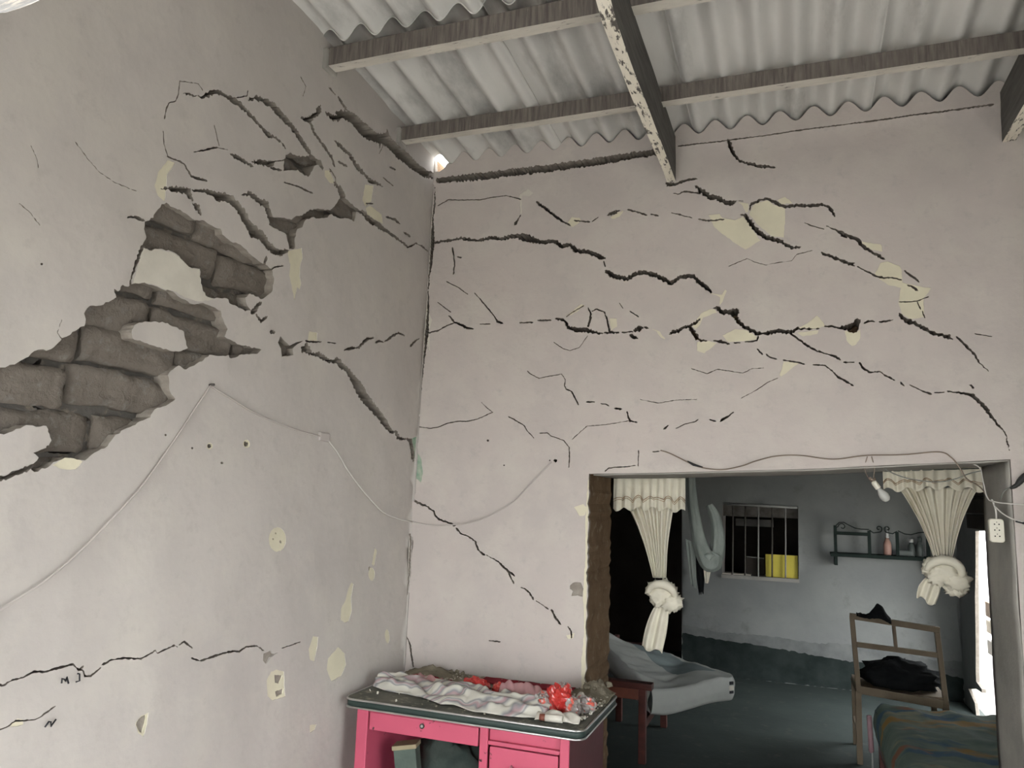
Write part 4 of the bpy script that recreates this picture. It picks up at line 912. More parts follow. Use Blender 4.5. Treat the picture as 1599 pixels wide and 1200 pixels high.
# ---- corrugated roof, sheet by sheet
roof = empty('ceiling', (0, 0, 3.35), kind='structure')
def sheet(x0, x1, y0, y1, dz, seed, broken=False):
    b = MB(); nx = int(round((x1-x0)/WAVE*14)); ny = max(2, int((y1-y0)/.12))
    def off(x, y): return .004*N3(x*1.3+seed, y*1.3, seed)+.010*N3(seed, y*.6)
    def fn(side):
        def g(i, j):
            x = lerp(x0, x1, i); y = lerp(y0, y1, j)
            e = 0
            if j in (0, 1): y += .010*N3(x*9+seed, 5*j)
            return (x, y, roof_z(x, y)+dz+off(x, y)+(.006 if side else 0)-3.35)
        return g
    b.grid(nx, ny, fn(0)); b.grid(nx, ny, fn(1))
    n1 = (nx+1)*(ny+1)
    ring = [i for i in range(nx+1)]+[(j*(nx+1)+nx) for j in range(1, ny+1)]+[(ny*(nx+1)+i) for i in range(nx-1, -1, -1)]+[j*(nx+1) for j in range(ny-1, 0, -1)]
    for k in range(len(ring)):
        k2 = (k+1) % len(ring); b.face((ring[k], ring[k2], n1+ring[k2], n1+ring[k]))
    if broken:
        kf = [k for k, f in enumerate(b.f) if not (sum(b.v[q][0] for q in f)/len(f) < .105 and sum(b.v[q][1] for q in f)/len(f) > -.03)]
        b.f = [b.f[k] for k in kf]; b.m = [b.m[k] for k in kf]; b.sm = [b.sm[k] for k in kf]
    b.build('roof_sheet', M['roof'], roof)
for k in range(6):
    x0 = -.05+k*.7025 if k else -.04
    x1 = x0+.7025+.06
    sheet(x0, x1, -1.03, .50, .0065*(k % 2), k+1.0, broken=(k == 0))
    sheet(x0, x1, -2.25, -.91, .010+.0065*(k % 2), k+11.0)
    sheet(x0, x1, -3.40, -2.12, .020+.0065*(k % 2), k+21.0)
    sheet(x0, x1, -4.60, -3.28, .030+.0065*(k % 2), k+31.0)

# ---- roof timbers
def purlin(y, x0, x1, h, w, label, sag=0.0):
    b = MB(); zt = 3.345-.06*(y)-AMP-.002
    o = empty('roof_purlin', (x0, y, zt-h), label=label, cat='beam', group='purlins under the roof')
    n = 26
    def P(i, s, t):
        x = lerp(x0, x1, i/n)-x0
        wob = .004*N3(x*2.3, s*4+y, t*3)
        return (x, (w if s else 0)+wob-w/2, (h if t else 0)+wob+.003*N3(x*4, y*7, s))
    base = len(b.v)
    for i in range(n+1):
        for (s, t) in ((0, 0), (1, 0), (1, 1), (0, 1)): b.v.append(P(i, s, t))
    for i in range(n):
        for k, mi in ((0, 1), (1, 0), (2, 0), (3, 0)):
            a = base+i*4+k; c = base+i*4+(k+1) % 4
            b.face((a, c, c+4, a+4), mi)
    b.face((base+3, base+2, base+1, base)); e = base+n*4; b.face((e, e+1, e+2, e+3))
    fixnormals(b.build('beam', [M['wood_dark'], M['wood_white_x']], o))
    pad = MB(); pad.box((-.012, -w*.8, -.015), (.035, w*.8, h*.95), bev=.008)
    pad.build('mortar_pad', M['mortar'], o)
purlin(-.985, .012, 3.7, .078, .052, 'thick weathered purlin crossing the top of the picture, farther from back wall')
purlin(-.375, .012, 3.7, .068, .048, 'weathered purlin nearest the back wall, above the cracks')
purlin(-1.62, .012, 3.7, .075, .05, 'purlin just above the top picture edge')
purlin(-2.26, .012, 3.7, .075, .05, 'purlin overhead in the middle of the room')
purlin(-3.33, .012, 3.7, .075, .05, 'purlin overhead above the viewer')
purlin(-3.95, .012, 3.7, .075, .05, 'purlin nearest the added front wall behind the viewer')
def rafter(xc, w, zb, h, y0, y1, tiltx, label):
    o = empty('roof_rafter', (xc, y1, zb), label=label, cat='beam', group='rafters under the purlins')
    b = MB(); n = 30; base = 0
    for i in range(n+1):
        y = lerp(y0, y1, i/n)
        for (s, t) in ((-1, 0), (1, 0), (1, 1), (-1, 1)):
            wob = .004*N3(y*3, s*3+xc, t*5)
            b.v.append((s*w/2+wob+tiltx*(y-y1), y-y1, t*h+wob*.8-.055*(y-y1)*sstep(1.2, 1.6, y1-y)))
    for i in range(n):
        for k, mi in ((0, 1), (1, 0), (2, 0), (3, 0)):
            a = i*4+k; c = i*4+(k+1) % 4
            b.face((a, c, c+4, a+4), mi)
    b.face((3, 2, 1, 0)); e = n*4; b.face((e, e+1, e+2, e+3))
    fixnormals(b.build('beam', [M['wood_dark_y'], M['wood_white']], o))
    return o
rafter(1.262, .042, 3.085, .215, -4.22, .03, .008, 'rafter with peeling white underside resting on the cracked wall')
rafter(2.612, .045, 3.095, .21, -4.22, .03, .0, 'dark rafter end at the far right under the roof')

# ---- the room behind the opening
YR = 4.36
def place_far(u, v, d): return (u, YR-d, v)
fo = [(.72, 0), (3.105, 0), (3.105, 2.75), (.72, 2.75)]
win = [(1.105, .945), (1.795, .925), (1.805, 1.615), (1.115, 1.632)]
fm = {'band': [[(.725, .0), (3.10, .0), (3.10, .34), (2.9, .33), (2.6, .36), (2.2, .40), (1.9, .38), (1.5, .41), (1.1, .40), (.725, .44)]],
      'dado': [[(.725, .0), (3.10, .0), (3.10, .20), (2.95, .22), (2.75, .19), (2.5, .21), (2.35, .25), (2.15, .25), (1.95, .27), (1.5, .31), (1.1, .33), (.725, .36)]]}
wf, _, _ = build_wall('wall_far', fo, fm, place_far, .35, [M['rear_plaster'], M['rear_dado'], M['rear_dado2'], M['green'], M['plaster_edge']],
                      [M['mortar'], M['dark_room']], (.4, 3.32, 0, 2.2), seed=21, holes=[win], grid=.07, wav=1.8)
MB().box((.0, .45, 0), (.20, 2.45, 2.75)).build('wall_far_left', M['rear_plaster'], kind='structure')
# unlit alcove to the left of the barred window
wall_panel('wall_added_alcove', [((-1.0, 2.45, 0), (-.9, 5.5, 2.75)), ((-.9, 5.4, 0), (.72, 5.5, 2.75)), ((-.9, 2.35, 0), (.0, 2.45, 2.75)), ((.72, YR+.35, 0), (.80, 5.5, 2.75))], M['dark_room'])
def place_fr(u, v, d): return (3.105-d, u, v)
exit_hole = [(2.75, -.02), (2.75, 1.50), (3.58, 1.468), (3.66, 1.2), (3.72, .95), (3.80, .60), (3.86, .34), (3.87, .275), (3.66, .262), (3.66, .235), (3.90, .215), (4.20, .150), (3.98, .085), (3.93, -.02)]
build_wall('wall_far_right', [(.45, 0), (YR, 0), (YR, 2.75), (.45, 2.75)], {}, place_fr, .028, [M['rear_plaster'], M['rear_dado'], M['rear_dado2'], M['green'], M['plaster_edge']],
           [M['mortar'], M['plaster']], (2.0, YR, 0, 1.8), seed=31, holes=[exit_hole], grid=.08)
MB().box((-1.0, .45, 2.75), (3.2, 5.5, 2.85)).build('ceiling_far', M['mortar'], kind='structure')
# dim store room behind the barred window
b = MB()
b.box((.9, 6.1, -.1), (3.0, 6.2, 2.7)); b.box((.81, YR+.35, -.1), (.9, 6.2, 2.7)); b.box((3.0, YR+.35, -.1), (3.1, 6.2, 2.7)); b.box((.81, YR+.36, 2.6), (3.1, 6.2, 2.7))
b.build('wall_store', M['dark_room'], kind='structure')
# ================================================================== OBJECTS
def smooth(pts, n=8):
    P = [Vector(p) for p in pts]; o = []
    for i in range(len(P)-1):
        p0 = P[max(i-1, 0)]; p1 = P[i]; p2 = P[i+1]; p3 = P[min(i+2, len(P)-1)]
        for k in range(n):
            t = k/n
            o.append(.5*((2*p1)+(p2-p0)*t+(2*p0-5*p1+4*p2-p3)*t*t+(3*p1-p0-3*p2+p3)*t**3))
    o.append(P[-1]); return o
# ---- barred window in the far wall
w = empty('window_1', (1.105, YR, .93), kind='structure')
def W(b_, n, m, **k):
    return b_.build(n, m, w, **k)
def L_(x, y, z): return (x-1.105, y-YR, z-.93)
W(MB().tube([L_(1.12, YR-.005, 1.618), L_(1.80, YR-.005, 1.603)], .012, 6), 'frame_bar', M['iron_bright'])
W(MB().box(L_(1.10, YR-.03, .912), L_(1.80, YR+.30, .945)), 'window_sill', M['mortar'])
for i, xx in enumerate((1.20, 1.315, 1.435, 1.56, 1.68)):
    W(MB().tube([L_(xx, YR+.0, .94), L_(xx+.012, YR+.0, 1.612)], .0075, 6), 'window_bar', M['iron_bright'] if i in (2, 4) else M['iron'])
W(MB().box(L_(1.11, YR+.06, 1.50), L_(1.80, YR+.10, 1.62)), 'lintel_board', M['iron'])
b = MB().box((1.503, YR+.03, .945), (1.79, YR+.045, 1.155), bev=.002)
b.build('yellow_board', M['yellow'], label='bright yellow board leaning in the bottom right of the barred window', cat='board')
b = MB().box((1.32, YR+.12, .947), (1.49, YR+.26, 1.115), bev=.006)
crate = b.build('dark_box', M['dark_room'], label='small dark box on the window sill beside the yellow board', cat='box')
MB().tube([(1.325, YR+.118, 1.116), (1.485, YR+.118, 1.108)], .004, 6).build('box_rim', M['bottle_cap'], crate)
b = MB().box((1.10, YR+.0, .946), (1.37, YR+.10, .956), bev=.002)
b.build('paper_strip', M['paper'], label='white paper strip lying along the window sill', cat='paper')
b = MB(); b.box((1.15, 5.6, 1.38), (1.55, 5.66, 1.46)); b.build('store_plank', M['mortar'], label='grey plank dimly seen behind the window bars', cat='plank')

# ---- left and right knotted curtains
def curtain(name, label, valance, body, neck, knot, tail, Y, scal, seed, puff=None, side_flap=None):
    x0, x1, zt, zb = valance
    o = empty(name, ((x0+x1)/2, Y, zt), label=label, cat='curtain', group='knotted cream curtains in the opening')
    ox, oz = (x0+x1)/2, zt
    def R(x, y, z): return (x-ox, y-Y, z-oz)
    # gathered valance
    b = MB()
    def fv(i, j):
        x = lerp(x0, x1, i); wv = math.sin(i*2*PI*9+1.3*math.sin(i*7+seed))
        s = .25+.75*j
        y = Y-.006+.011*s*wv+.004*N3(x*30, j*3, seed)
        z = lerp(zt-.006*abs(N3(x*25, 2)), zb+.010*math.cos(i*2*PI*5+seed)+.012*N3(x*6, 1, seed), j)
        return R(x, y-.012*j, z)
    b.grid(110, 10, fv); b.build('valance', M['curtain'], o, solid=.0018)
    # scalloped embroidery lines sewn onto the valance
    for q, rr in ((.70, .0017), (.76, .0013)):
        p = []
        for k in range(181):
            i = k/180
            j = q-.10*abs(math.sin(i*PI*scal))+.02
            v = Vector(fv(i, j)); p.append(v+Vector((0, -.004, 0)))
        MB().tube(p, rr, 5).build('embroidery', M['embroidery'], o)
    # hem frill under the valance
    b = MB()
    bx0, bx1, bz = body; n0, n1, nz = neck
    def fb(i, j):
        t = j; e = t**.85
        xl = lerp(bx0, n0, e)+.010*math.sin(t*PI); xr = lerp(bx1, n1, e)-.008*math.sin(t*PI)
        x = lerp(xl, xr, i)
        f = lerp(.014, .007, t)
        y = Y+.012+f*math.sin(i*2*PI*8.5+1.6*math.sin(i*9+seed)+t*.8)+.02*math.sin(i*PI)*(-t)+.004*N3(x*14, t*4, seed)
        return R(x, y, lerp(bz, nz, t)+.004*N3(i*20, t*3, seed))
    b.grid(96, 26, fb); b.build('drape', M['curtain'], o, solid=.0018)
    # knot: wrapped lobes
    kx, kz, kr = knot
    b = MB()
    b.blob(R(kx, Y-.015, kz), (kr*.62, .045, kr*.58), .16, 2.2, seed, 30, 20, ridge=.55)
    b.blob(R(kx+kr*.45, Y-.025, kz-kr*.32), (kr*.48, .04, kr*.42), .2, 2.6, seed+3, 26, 16, ridge=.55)
    b.blob(R(kx-kr*.35, Y-.005, kz+kr*.15), (kr*.42, .035, kr*.40), .2, 2.6, seed+6, 26, 16, ridge=.5)
    if puff: b.blob(R(puff[0], Y-.01, puff[1]), (puff[2], .03, puff[3]), .25, 3.0, seed+8, 24, 14, ridge=.6)
    # the wrap that crosses the knot
    pts = []
    for k in range(15):
        a = -.5+k/14*3.6
        pts.append(R(kx+kr*.62*math.cos(a), Y-.05-.02*math.sin(a*1.3), kz+kr*.5*math.sin(a)))
    b.tube(pts, [kr*(.10+.10*math.sin(PI*k/14)) for k in range(15)], 9)
    b.build('knot', M['curtain'], o)
    # loose tail
    b = MB()
    t0, t1, tz, c0, c1, cz0, cz1 = tail
    def ft(i, j):
        e = j**.8
        x = lerp(lerp(t0, c0, e), lerp(t1, c1, e), i)+.008*math.sin(j*PI)*(i-.5)*2
        y = Y-.01+.012*math.sin(i*2*PI*2.2+seed)*(.5+.5*j)+.004*N3(x*20, j*4)
        z = lerp(tz, lerp(cz0, cz1, i), j)+(.010*math.sin(i*9+seed) if j > .95 else 0)
        return R(x, y, z)
    b.grid(30, 16, ft); b.build('tail', M['curtain'], o, solid=.0018)
    return o
cl = curtain('knotted_curtain', 'cream curtain knotted long, beside the bare brown adobe jamb', (.900, 1.262, 1.735, 1.566), (.955, 1.205, 1.60),
        (1.100, 1.165, 1.235), (1.152, 1.160, .105), (1.115, 1.185, 1.10, 1.050, 1.150, .895, .885), .485, 7, 1.3)
cr = curtain('knotted_curtain', 'cream curtain knotted short, near the white socket strip', (2.150, 2.548, 1.815, 1.700), (2.205, 2.532, 1.715),
        (2.345, 2.415, 1.40), (2.375, 1.345, .105), (2.31, 2.37, 1.32, 2.265, 2.335, 1.235, 1.195), .49, 8, 4.7, puff=(2.42, 1.275, .045, .03))
b = MB().tube([(.90, .478, 1.727), (1.3, .478, 1.735), (1.9, .478, 1.765), (2.54, .478, 1.80)], .003, 6)
b.build('curtain_cord', M['wire_grey'], label='thin cord under the lintel carrying both curtains', cat='cord')

# ---- grey cloth hanging from the far room's ceiling
g = empty('hanging_cloth', (1.21, 1.2, 1.1), label='grey green cloth bundle hanging left of the barred window', cat='cloth')
def G(x, y, z): return (x-1.21, y-1.2, z-1.1)
def sweep(path, wid, dep, name, m, seed, folds=4, n=60, k=26):
    P = smooth([Vector(G(*p)) for p in path], 10); b = MB(); L_n = len(P)
    for i, c in enumerate(P):
        t = (P[min(i+1, L_n-1)]-P[max(i-1, 0)]).normalized(); yv = Vector((0, 1, 0)); s = t.cross(yv).normalized(); f = i/(L_n-1)
        for q in range(k):
            a = 2*PI*q/k
            rr = 1+.16*math.sin(folds*a+seed+f*3)+.12*fbm(math.cos(a)*2+seed, math.sin(a)*2, f*6)
            b.v.append(tuple(c+s*(math.cos(a)*table(wid, f)*rr)+yv*(math.sin(a)*table(dep, f)*rr)))
    for i in range(L_n-1):
        for q in range(k): b.face((i*k+q, i*k+(q+1) % k, (i+1)*k+(q+1) % k, (i+1)*k+q), 0, True)
    b.face(tuple(range(k))[::-1]); b.face(tuple((L_n-1)*k+q for q in range(k)))
    fixnormals(b.build(name, m, g))
sweep([(1.178, 1.2, 2.75), (1.186, 1.2, 2.2), (1.198, 1.2, 1.75), (1.222, 1.195, 1.52), (1.262, 1.17, 1.36), (1.310, 1.15, 1.275), (1.345, 1.17, 1.33)],
      [(0, .020), (.45, .028), (.7, .042), (.88, .055), (1, .03)], [(0, .02), (.7, .03), (1, .03)], 'twisted_length', M['grey_cloth'], 1.0)
sweep([(1.300, 1.24, 1.60), (1.335, 1.24, 1.53), (1.352, 1.23, 1.42), (1.345, 1.21, 1.33), (1.315, 1.20, 1.275), (1.27, 1.21, 1.29), (1.245, 1.22, 1.34)],
      [(0, .02), (.3, .036), (.6, .042), (1, .025)], [(0, .03), (.5, .05), (1, .03)], 'slung_fold', M['grey_cloth'], 4.0, folds=5)
b = MB()
def drop(i, j):
    return G(lerp(1.195, 1.215, j)+(i-.5)*lerp(.055, .03, j), 1.2+.01*math.sin(i*9), lerp(1.40, 1.14, j)-.02*i)
b.grid(10, 14, drop); b.build('hanging_end', M['grey_cloth'], g, solid=.003)
b = MB()
def dropb(i, j):
    return G(lerp(1.245, 1.255, j)+(i-.5)*lerp(.075, .022, j), 1.22+.01*math.sin(i*9), lerp(1.32, 1.085, j)+.02*abs(math.sin(i*7)))
b.grid(14, 14, dropb); b.build('dark_lining', M['black_cloth'], g, solid=.004)
b = MB()
def dropc(i, j):
    return G(lerp(1.292, 1.288, j)+(i-.5)*lerp(.05, .014, j), 1.2+.01*math.sin(i*9), lerp(1.26, 1.155, j))
b.grid(8, 8, dropc); b.build('white_end', M['curtain'], g, solid=.003)

# ---- shelf on the far wall with its bottles
sh = empty('wall_shelf', (2.10, YR, 1.10), label='dark green scrolled wall shelf behind the short knotted curtain', cat='shelf')
def S(x, y, z): return (x-2.10, y-YR, z-1.10)
YS = YR-.16
MB().box(S(2.07, YS, 1.192), S(2.98, YR-.005, 1.212), bev=.003).build('shelf_board', M['shelf_green'], sh)
MB().box(S(2.07, YS-.008, 1.178), S(2.98, YS+.004, 1.206), bev=.003).build('front_lip', M['shelf_green'], sh)
for xx in (2.115, 2.86):
    b = MB(); b.box(S(xx-.014, YS+.02, 1.10), S(xx+.014, YR-.005, 1.192)); b.build('bracket', M['shelf_green'], sh)
for xx in (2.115, 2.395, 2.62, 2.86):
    MB().box(S(xx-.013, YS+.01, 1.212), S(xx+.013, YS+.03, 1.455 if xx < 2.2 else 1.42), bev=.002).build('upright', M['shelf_green'], sh)
MB().box(S(2.128, YS+.01, 1.372), S(2.385, YS+.03, 1.402), bev=.002).build('cross_rail', M['shelf_green'], sh)
def scroll(pts, n): 
    MB().tube([S(x, YS+.02, z) for x, z in pts], .0042, 6).build(n, M['shelf_green'], sh)
sp_ = [(2.175+.034*(1-k/40)*math.cos(PI*1.0-k*.2), 1.445+.034*(1-k/40)*math.sin(PI*1.0-k*.2)) for k in range(30)]
scroll([(2.115, 1.43)]+sp_, 'scroll')
scroll([(2.125, 1.455), (2.15, 1.482), (2.19, 1.485), (2.23, 1.462), (2.28, 1.438), (2.33, 1.430), (2.395, 1.430)], 'top_scroll')
def spiral(cx, cz, r, d, tail):
    return tail+[(cx+d*r*(1-k/34)*math.cos(-.5*PI+k*.24), cz+r*(1-k/34)*math.sin(-.5*PI+k*.24)) for k in range(30)]
scroll(spiral(2.475, 1.442, .032, 1, [(2.40, 1.425), (2.43, 1.402)]), 'scroll')
scroll(spiral(2.545, 1.442, .032, -1, [(2.62, 1.425), (2.585, 1.402)]), 'scroll')
scroll([(2.63, 1.43), (2.68, 1.405), (2.73, 1.40), (2.79, 1.42), (2.86, 1.43)], 'top_scroll')
b = empty('spray_bottle', (2.545, YR-.09, 1.212), label='pinkish spray bottle with clear nozzle on the green shelf', cat='bottle')
MB().lathe([(.030, 0), (.033, .01), (.033, .09), (.028, .115), (.016, .135), (.013, .15)], n=18).build('bottle_body', M['bottle'], b)
MB().lathe([(.014, .15), (.016, .155), (.015, .185), (.008, .195), (.007, .23), (.003, .245)], n=14).build('nozzle', M['bottle_cap'], b)
for k, (xx, lab) in enumerate(((2.68, 'low dark tray on the green shelf right of the spray bottle'),)):
    b = MB(); b.box((xx-.06, YR-.13, 1.212), (xx+.06, YR-.03, 1.262), bev=.01)
    b.build('dark_tray', M['jar'], label=lab, cat='tray')
for xx, hh, lab in ((2.735, .15, 'small round jar in the middle of the green shelf'), (2.80, .17, 'darker tall jar at the curtained end of the green shelf')):
    j = empty('jar', (xx, YR-.10, 1.212), label=lab, cat='jar', group='jars on the green shelf')
    MB().lathe([(.026, 0), (.029, .01), (.029, hh*.6), (.018, hh*.7), (.016, hh*.8)], n=16).build('jar_body', M['jar'], j)
    MB().lathe([(.018, hh*.8), (.019, hh*.82), (.019, hh*.98), (.012, hh)], n=14).build('lid', M['bottle_cap'] if hh < .16 else M['jar'], j)

# ---- wooden chair in the far room
CY0 = 2.22
ch = empty('wooden_chair', (2.37, CY0, 0), label='plain brown wooden chair with open slatted back by the bright doorway', cat='chair')
def C(x, y, z): return (x-2.37, y-CY0, z)
def bar(p, q, wx, wy, n, m=M['pinewood']):
    p = Vector(C(*p)); q = Vector(C(*q)); d = (q-p); L = d.length
    rot = d.to_track_quat('Z', 'Y').to_matrix().to_4x4(); rot.translation = p
    MB().box((-wx/2, -wy/2, 0), (wx/2, wy/2, L), M=rot, bev=.004).build(n, m, ch)
bar((2.128, CY0, .0), (2.132, CY0, .445), .035, .035, 'leg')
bar((2.135, CY0, .44), (2.108, CY0, .915), .038, .03, 'back_post')
bar((2.625, CY0, .0), (2.628, CY0, .43), .035, .035, 'leg')
bar((2.630, CY0, .42), (2.598, CY0, .875), .038, .03, 'back_post')
bar((2.095, CY0-.004, .912), (2.615, CY0-.004, .868), .035, .036, 'top_rail')
bar((2.115, CY0, .735), (2.612, CY0, .712), .024, .032, 'mid_rail')
bar((2.352, CY0, .90), (2.362, CY0, .725), .034, .02, 'back_slat')
bar((2.135, CY0, .455), (2.628, CY0, .418), .03, .05, 'seat_rail')
bar((2.135, CY0+.44, .0), (2.135, CY0+.44, .435), .034, .034, 'leg')
bar((2.625, CY0+.44, .0), (2.625, CY0+.44, .425), .034, .034, 'leg')
bar((2.135, CY0, .43), (2.135, CY0+.44, .43), .04, .024, 'side_rail')
bar((2.625, CY0, .42), (2.625, CY0+.44, .42), .04, .024, 'side_rail')
bar((2.130, CY0, .18), (2.130, CY0+.44, .18), .026, .018, 'stretcher')
MB().box(C(2.12, CY0+.01, .44), C(2.64, CY0+.46, .458), bev=.004).build('seat', M['pinewood'], ch)
b = MB(); b.blob((2.40, CY0+.24, .52), (.23, .19, .10), .25, 2.2, 9.1, 30, 18, flat=-.061, ridge=.4)
b.build('dark_clothes_heap', M['black_cloth'], label='black clothes heaped on the wooden chair seat', cat='clothes')
b = MB()
def cap(i, j):
    x = lerp(2.135, 2.335, i); s = j-.5
    zt = .905-.03*(i)+.012+.085*math.exp(-((i-.68)/.22)**2)*(1-(2*s)**2*.8)+.018*(1-abs(2*s))
    return (x, CY0-.005+s*lerp(.05, .11, i)+.006*N3(i*9, j*5), zt+.006*N3(i*12, j*6, 3))
b.grid(34, 14, cap); b.build('felt_hat', M['black_cloth'], solid=.006, label='crumpled black hat lying on the top rail of the wooden chair', cat='hat')

# ---- wooden armchair frame with the mattress thrown over it
ar = empty('armchair_frame', (.72, 2.0, 0), label='dark red wooden armchair frame under the pale mattress', cat='chair')
def A(x, y, z): return (x-.72, y-2.0, z)
def abar(a, c, n, m=M['redwood']): MB().box(A(*a), A(*c), bev=.006).build(n, m, ar)
abar((.828, 1.58, 0), (.874, 1.625, .445), 'leg'); abar((.50, 1.58, 0), (.545, 1.625, .445), 'leg')
abar((.828, 2.42, 0), (.874, 2.465, .40), 'leg'); abar((.50, 2.42, 0), (.545, 2.465, .56), 'leg')
abar((.48, 1.565, .442), (.915, 1.64, .482), 'armrest'); abar((.45, 2.41, .535), (.84, 2.48, .565), 'armrest')
abar((.50, 1.585, .375), (.83, 1.61, .442), 'apron', M['redwood2'])
abar((.50, 1.62, .22), (.535, 2.43, .28), 'seat_rail'); abar((.832, 1.62, .20), (.868, 2.43, .25), 'seat_rail')
abar((.49, 1.62, .40), (.525, 2.43, .62), 'back_panel')
mt = empty('mattress', (1.0, 2.2, .3), label='pale foam mattress sagging across the dark red armchair frame', cat='mattress')
def mat_fn(a, c, top):
    # corner at (1.42, 2.20); a runs along the near side, c along the far side
    e1 = Vector((-.70, -.71)); e2 = Vector((-.80, .60))
    p = Vector((1.425, 2.20))+e1*(a*.76)+e2*(c*.66)
    # round the nose of the mattress
    k = max(0, .10-a*.76)/.10; k2 = max(0, .10-c*.66)/.10
    p += e1*(.05*k2*k2*(1-min(1, a*2)))+e2*(.05*k*k*(1-min(1, c*2)))
    rise = .48*max(0, .98-p.x)**1.35+.10*max(0, .9-p.x)*max(0, a-.4)
    sag = -.05*sstep(.25, .9, a)*(1-c)
    z = .315+rise+sag
    th = .150
    wr = .012*fbm(p.x*5, p.y*5, 2)+(.022*fbm(p.x*9-p.y*6, p.y*3, 7) if p.x < 1.1 else 0)*sstep(1.12, .9, p.x)
    if top: z += th+wr
    return (p.x-1.0, p.y-2.2, z-.3)
b = MB(); n = 44
b.grid(n, n, lambda i, j: mat_fn(i, j, True), mfn=lambda i, j: 1 if (j > .30 and i < .50 and i > .05) else 0)
b.grid(n, n, lambda i, j: mat_fn(i, j, False))
for side in range(4):
    def rim(i, j):
        q = {0: (i, 0), 1: (1, i), 2: (i, 1), 3: (0, i)}[side]
        t = Vector(mat_fn(*q, True)); bt = Vector(mat_fn(*q, False))
        p = t.lerp(bt, j); nrm = {0: Vector((.60, -.80, 0)), 1: Vector((-.7, -.7, 0)), 2: Vector((-.6, .8, 0)), 3: Vector((.7, .7, 0))}[side]
        if side == 0: nrm = Vector((.71, -.70, 0))
        p += nrm*(.022*math.sin(PI*j)+.010*fbm(i*6, j*3, side+1)*math.sin(PI*j))
        return p
    b.grid(n, 8, rim)
mo = b.build('mattress_body', [M['foam'], M['foam_dark']], mt)
fixnormals(mo)
lab = MB()
lx, ly = 1.425-.70*.13, 2.20-.71*.13
for k, (dz, ww, hh) in enumerate(((.118, .030, .020), (.086, .036, .026), (.060, .030, .016))):
    M_ = Matrix.Translation((lx-1.0+.0185, ly-2.2-.0185, .315+dz-.3)) @ Matrix.Rotation(math.radians(45.5), 4, 'Z')
    lab.box((-ww/2, -.003, -hh/2), (ww/2, .003, hh/2), m=k % 2, M=M_)
lab.build('printed_label', [M['ink'], M['paper']], mt)

# ---- bed with the patterned cover at the lower right
bd = empty('bed', (2.65, 1.2, 0), label='low bed with green, blue and yellow patterned cover at the bottom right', cat='bed')
def B_(x, y, z): return (x-2.65, y-1.2, z)
b = MB()
def cover(i, j):
    x = lerp(2.205, 3.12, i); y = lerp(.46, 1.965, j)
    e = min(i*.915, (1-i)*.915, j*1.5, (1-j)*1.5)
    z = .455-.06*max(0, 1-e/.06)**2+.012*fbm(x*4, y*4)+.014*fbm(x*9, y*5, 6)
    return B_(x, y, z)
b.grid(60, 80, cover)
for (f0) in (0, 1, 2, 3):
    def sk(i, j):
        q = {0: (0, i), 1: (1, i), 2: (i, 0), 3: (i, 1)}[f0]
        t = Vector(cover(*q)); nrm = {0: (-1, 0), 1: (1, 0), 2: (0, -1), 3: (0, 1)}[f0]
        return (t.x+nrm[0]*.012*math.sin(j*PI)+.006*N3(i*20, j*3), t.y+nrm[1]*.012*math.sin(j*PI), lerp(t.z, .24, j))
    b.grid(40, 6, sk)
b.build('bed_cover', M['bed_cloth'], bd)
for xx in (2.215, 3.05):
    MB().box(B_(xx, .47, .17), B_(xx+.045, 1.95, .25), bev=.004).build('side_rail', M['redwood'], bd)
for xx in (2.215, 3.05):
    for yy in (.47, 1.90): MB().box(B_(xx, yy, 0), B_(xx+.05, yy+.05, .25), bev=.004).build('leg', M['redwood'], bd)
b = empty('pink_rod', (2.165, 1.80, 0), label='thin rod in a dull pink sleeve standing beside the bed corner', cat='rod')
MB().tube([(.0, 0, 0), (.004, 0, .20)], .005, 8).build('rod', M['iron_bright'], b)
MB().tube([(.004, 0, .195), (.0, 0, .20), (-.006, 0, .395), (-.006, 0, .40)], [.012, .015, .015, .012], 12).build('sleeve', M['pink_sleeve'], b)

# ---- outside the far doorway
b = MB(); b.box((3.40, 3.42, -.03), (3.46, 3.50, 2.3)); b.build('door_post', M['pale_board'], label='pale timber post outside the bright side doorway', cat='post')
for k, (za, zb, mm, lab) in enumerate(((.62, .76, 'brown_board', 'brown board uppermost of the three seen through the bright side doorway'), (.47, .585, 'pale_board', 'middle pale board seen through the bright side doorway'), (.27, .40, 'mortar', 'lowest grey board seen through the bright side doorway'))):
    MB().box((3.50, 3.9, za), (3.58, 5.4, zb), bev=.006).build('outdoor_board', M[mm], label=lab, cat='board', group='boards outside the side doorway')
for yy in (4.2, 5.2):
    MB().box((3.585, yy, -.03), (3.64, yy+.06, .80)).build('board_post', M['brown_board'], label='stake carrying the boards outside the side doorway, %s one' % ('nearer' if yy < 5 else 'farther'), cat='post', group='stakes outside the side doorway')
b = empty('shutter_panel', (3.075, 2.9, 1.475), label='dark shutter panel above the bright side doorway', cat='shutter')
for k in range(3):
    MB().box((-.02, -.72, .012+k*.12), (.012, .72, .122+k*.12), bev=.004).build('shutter_board', M['dark_room'], b)

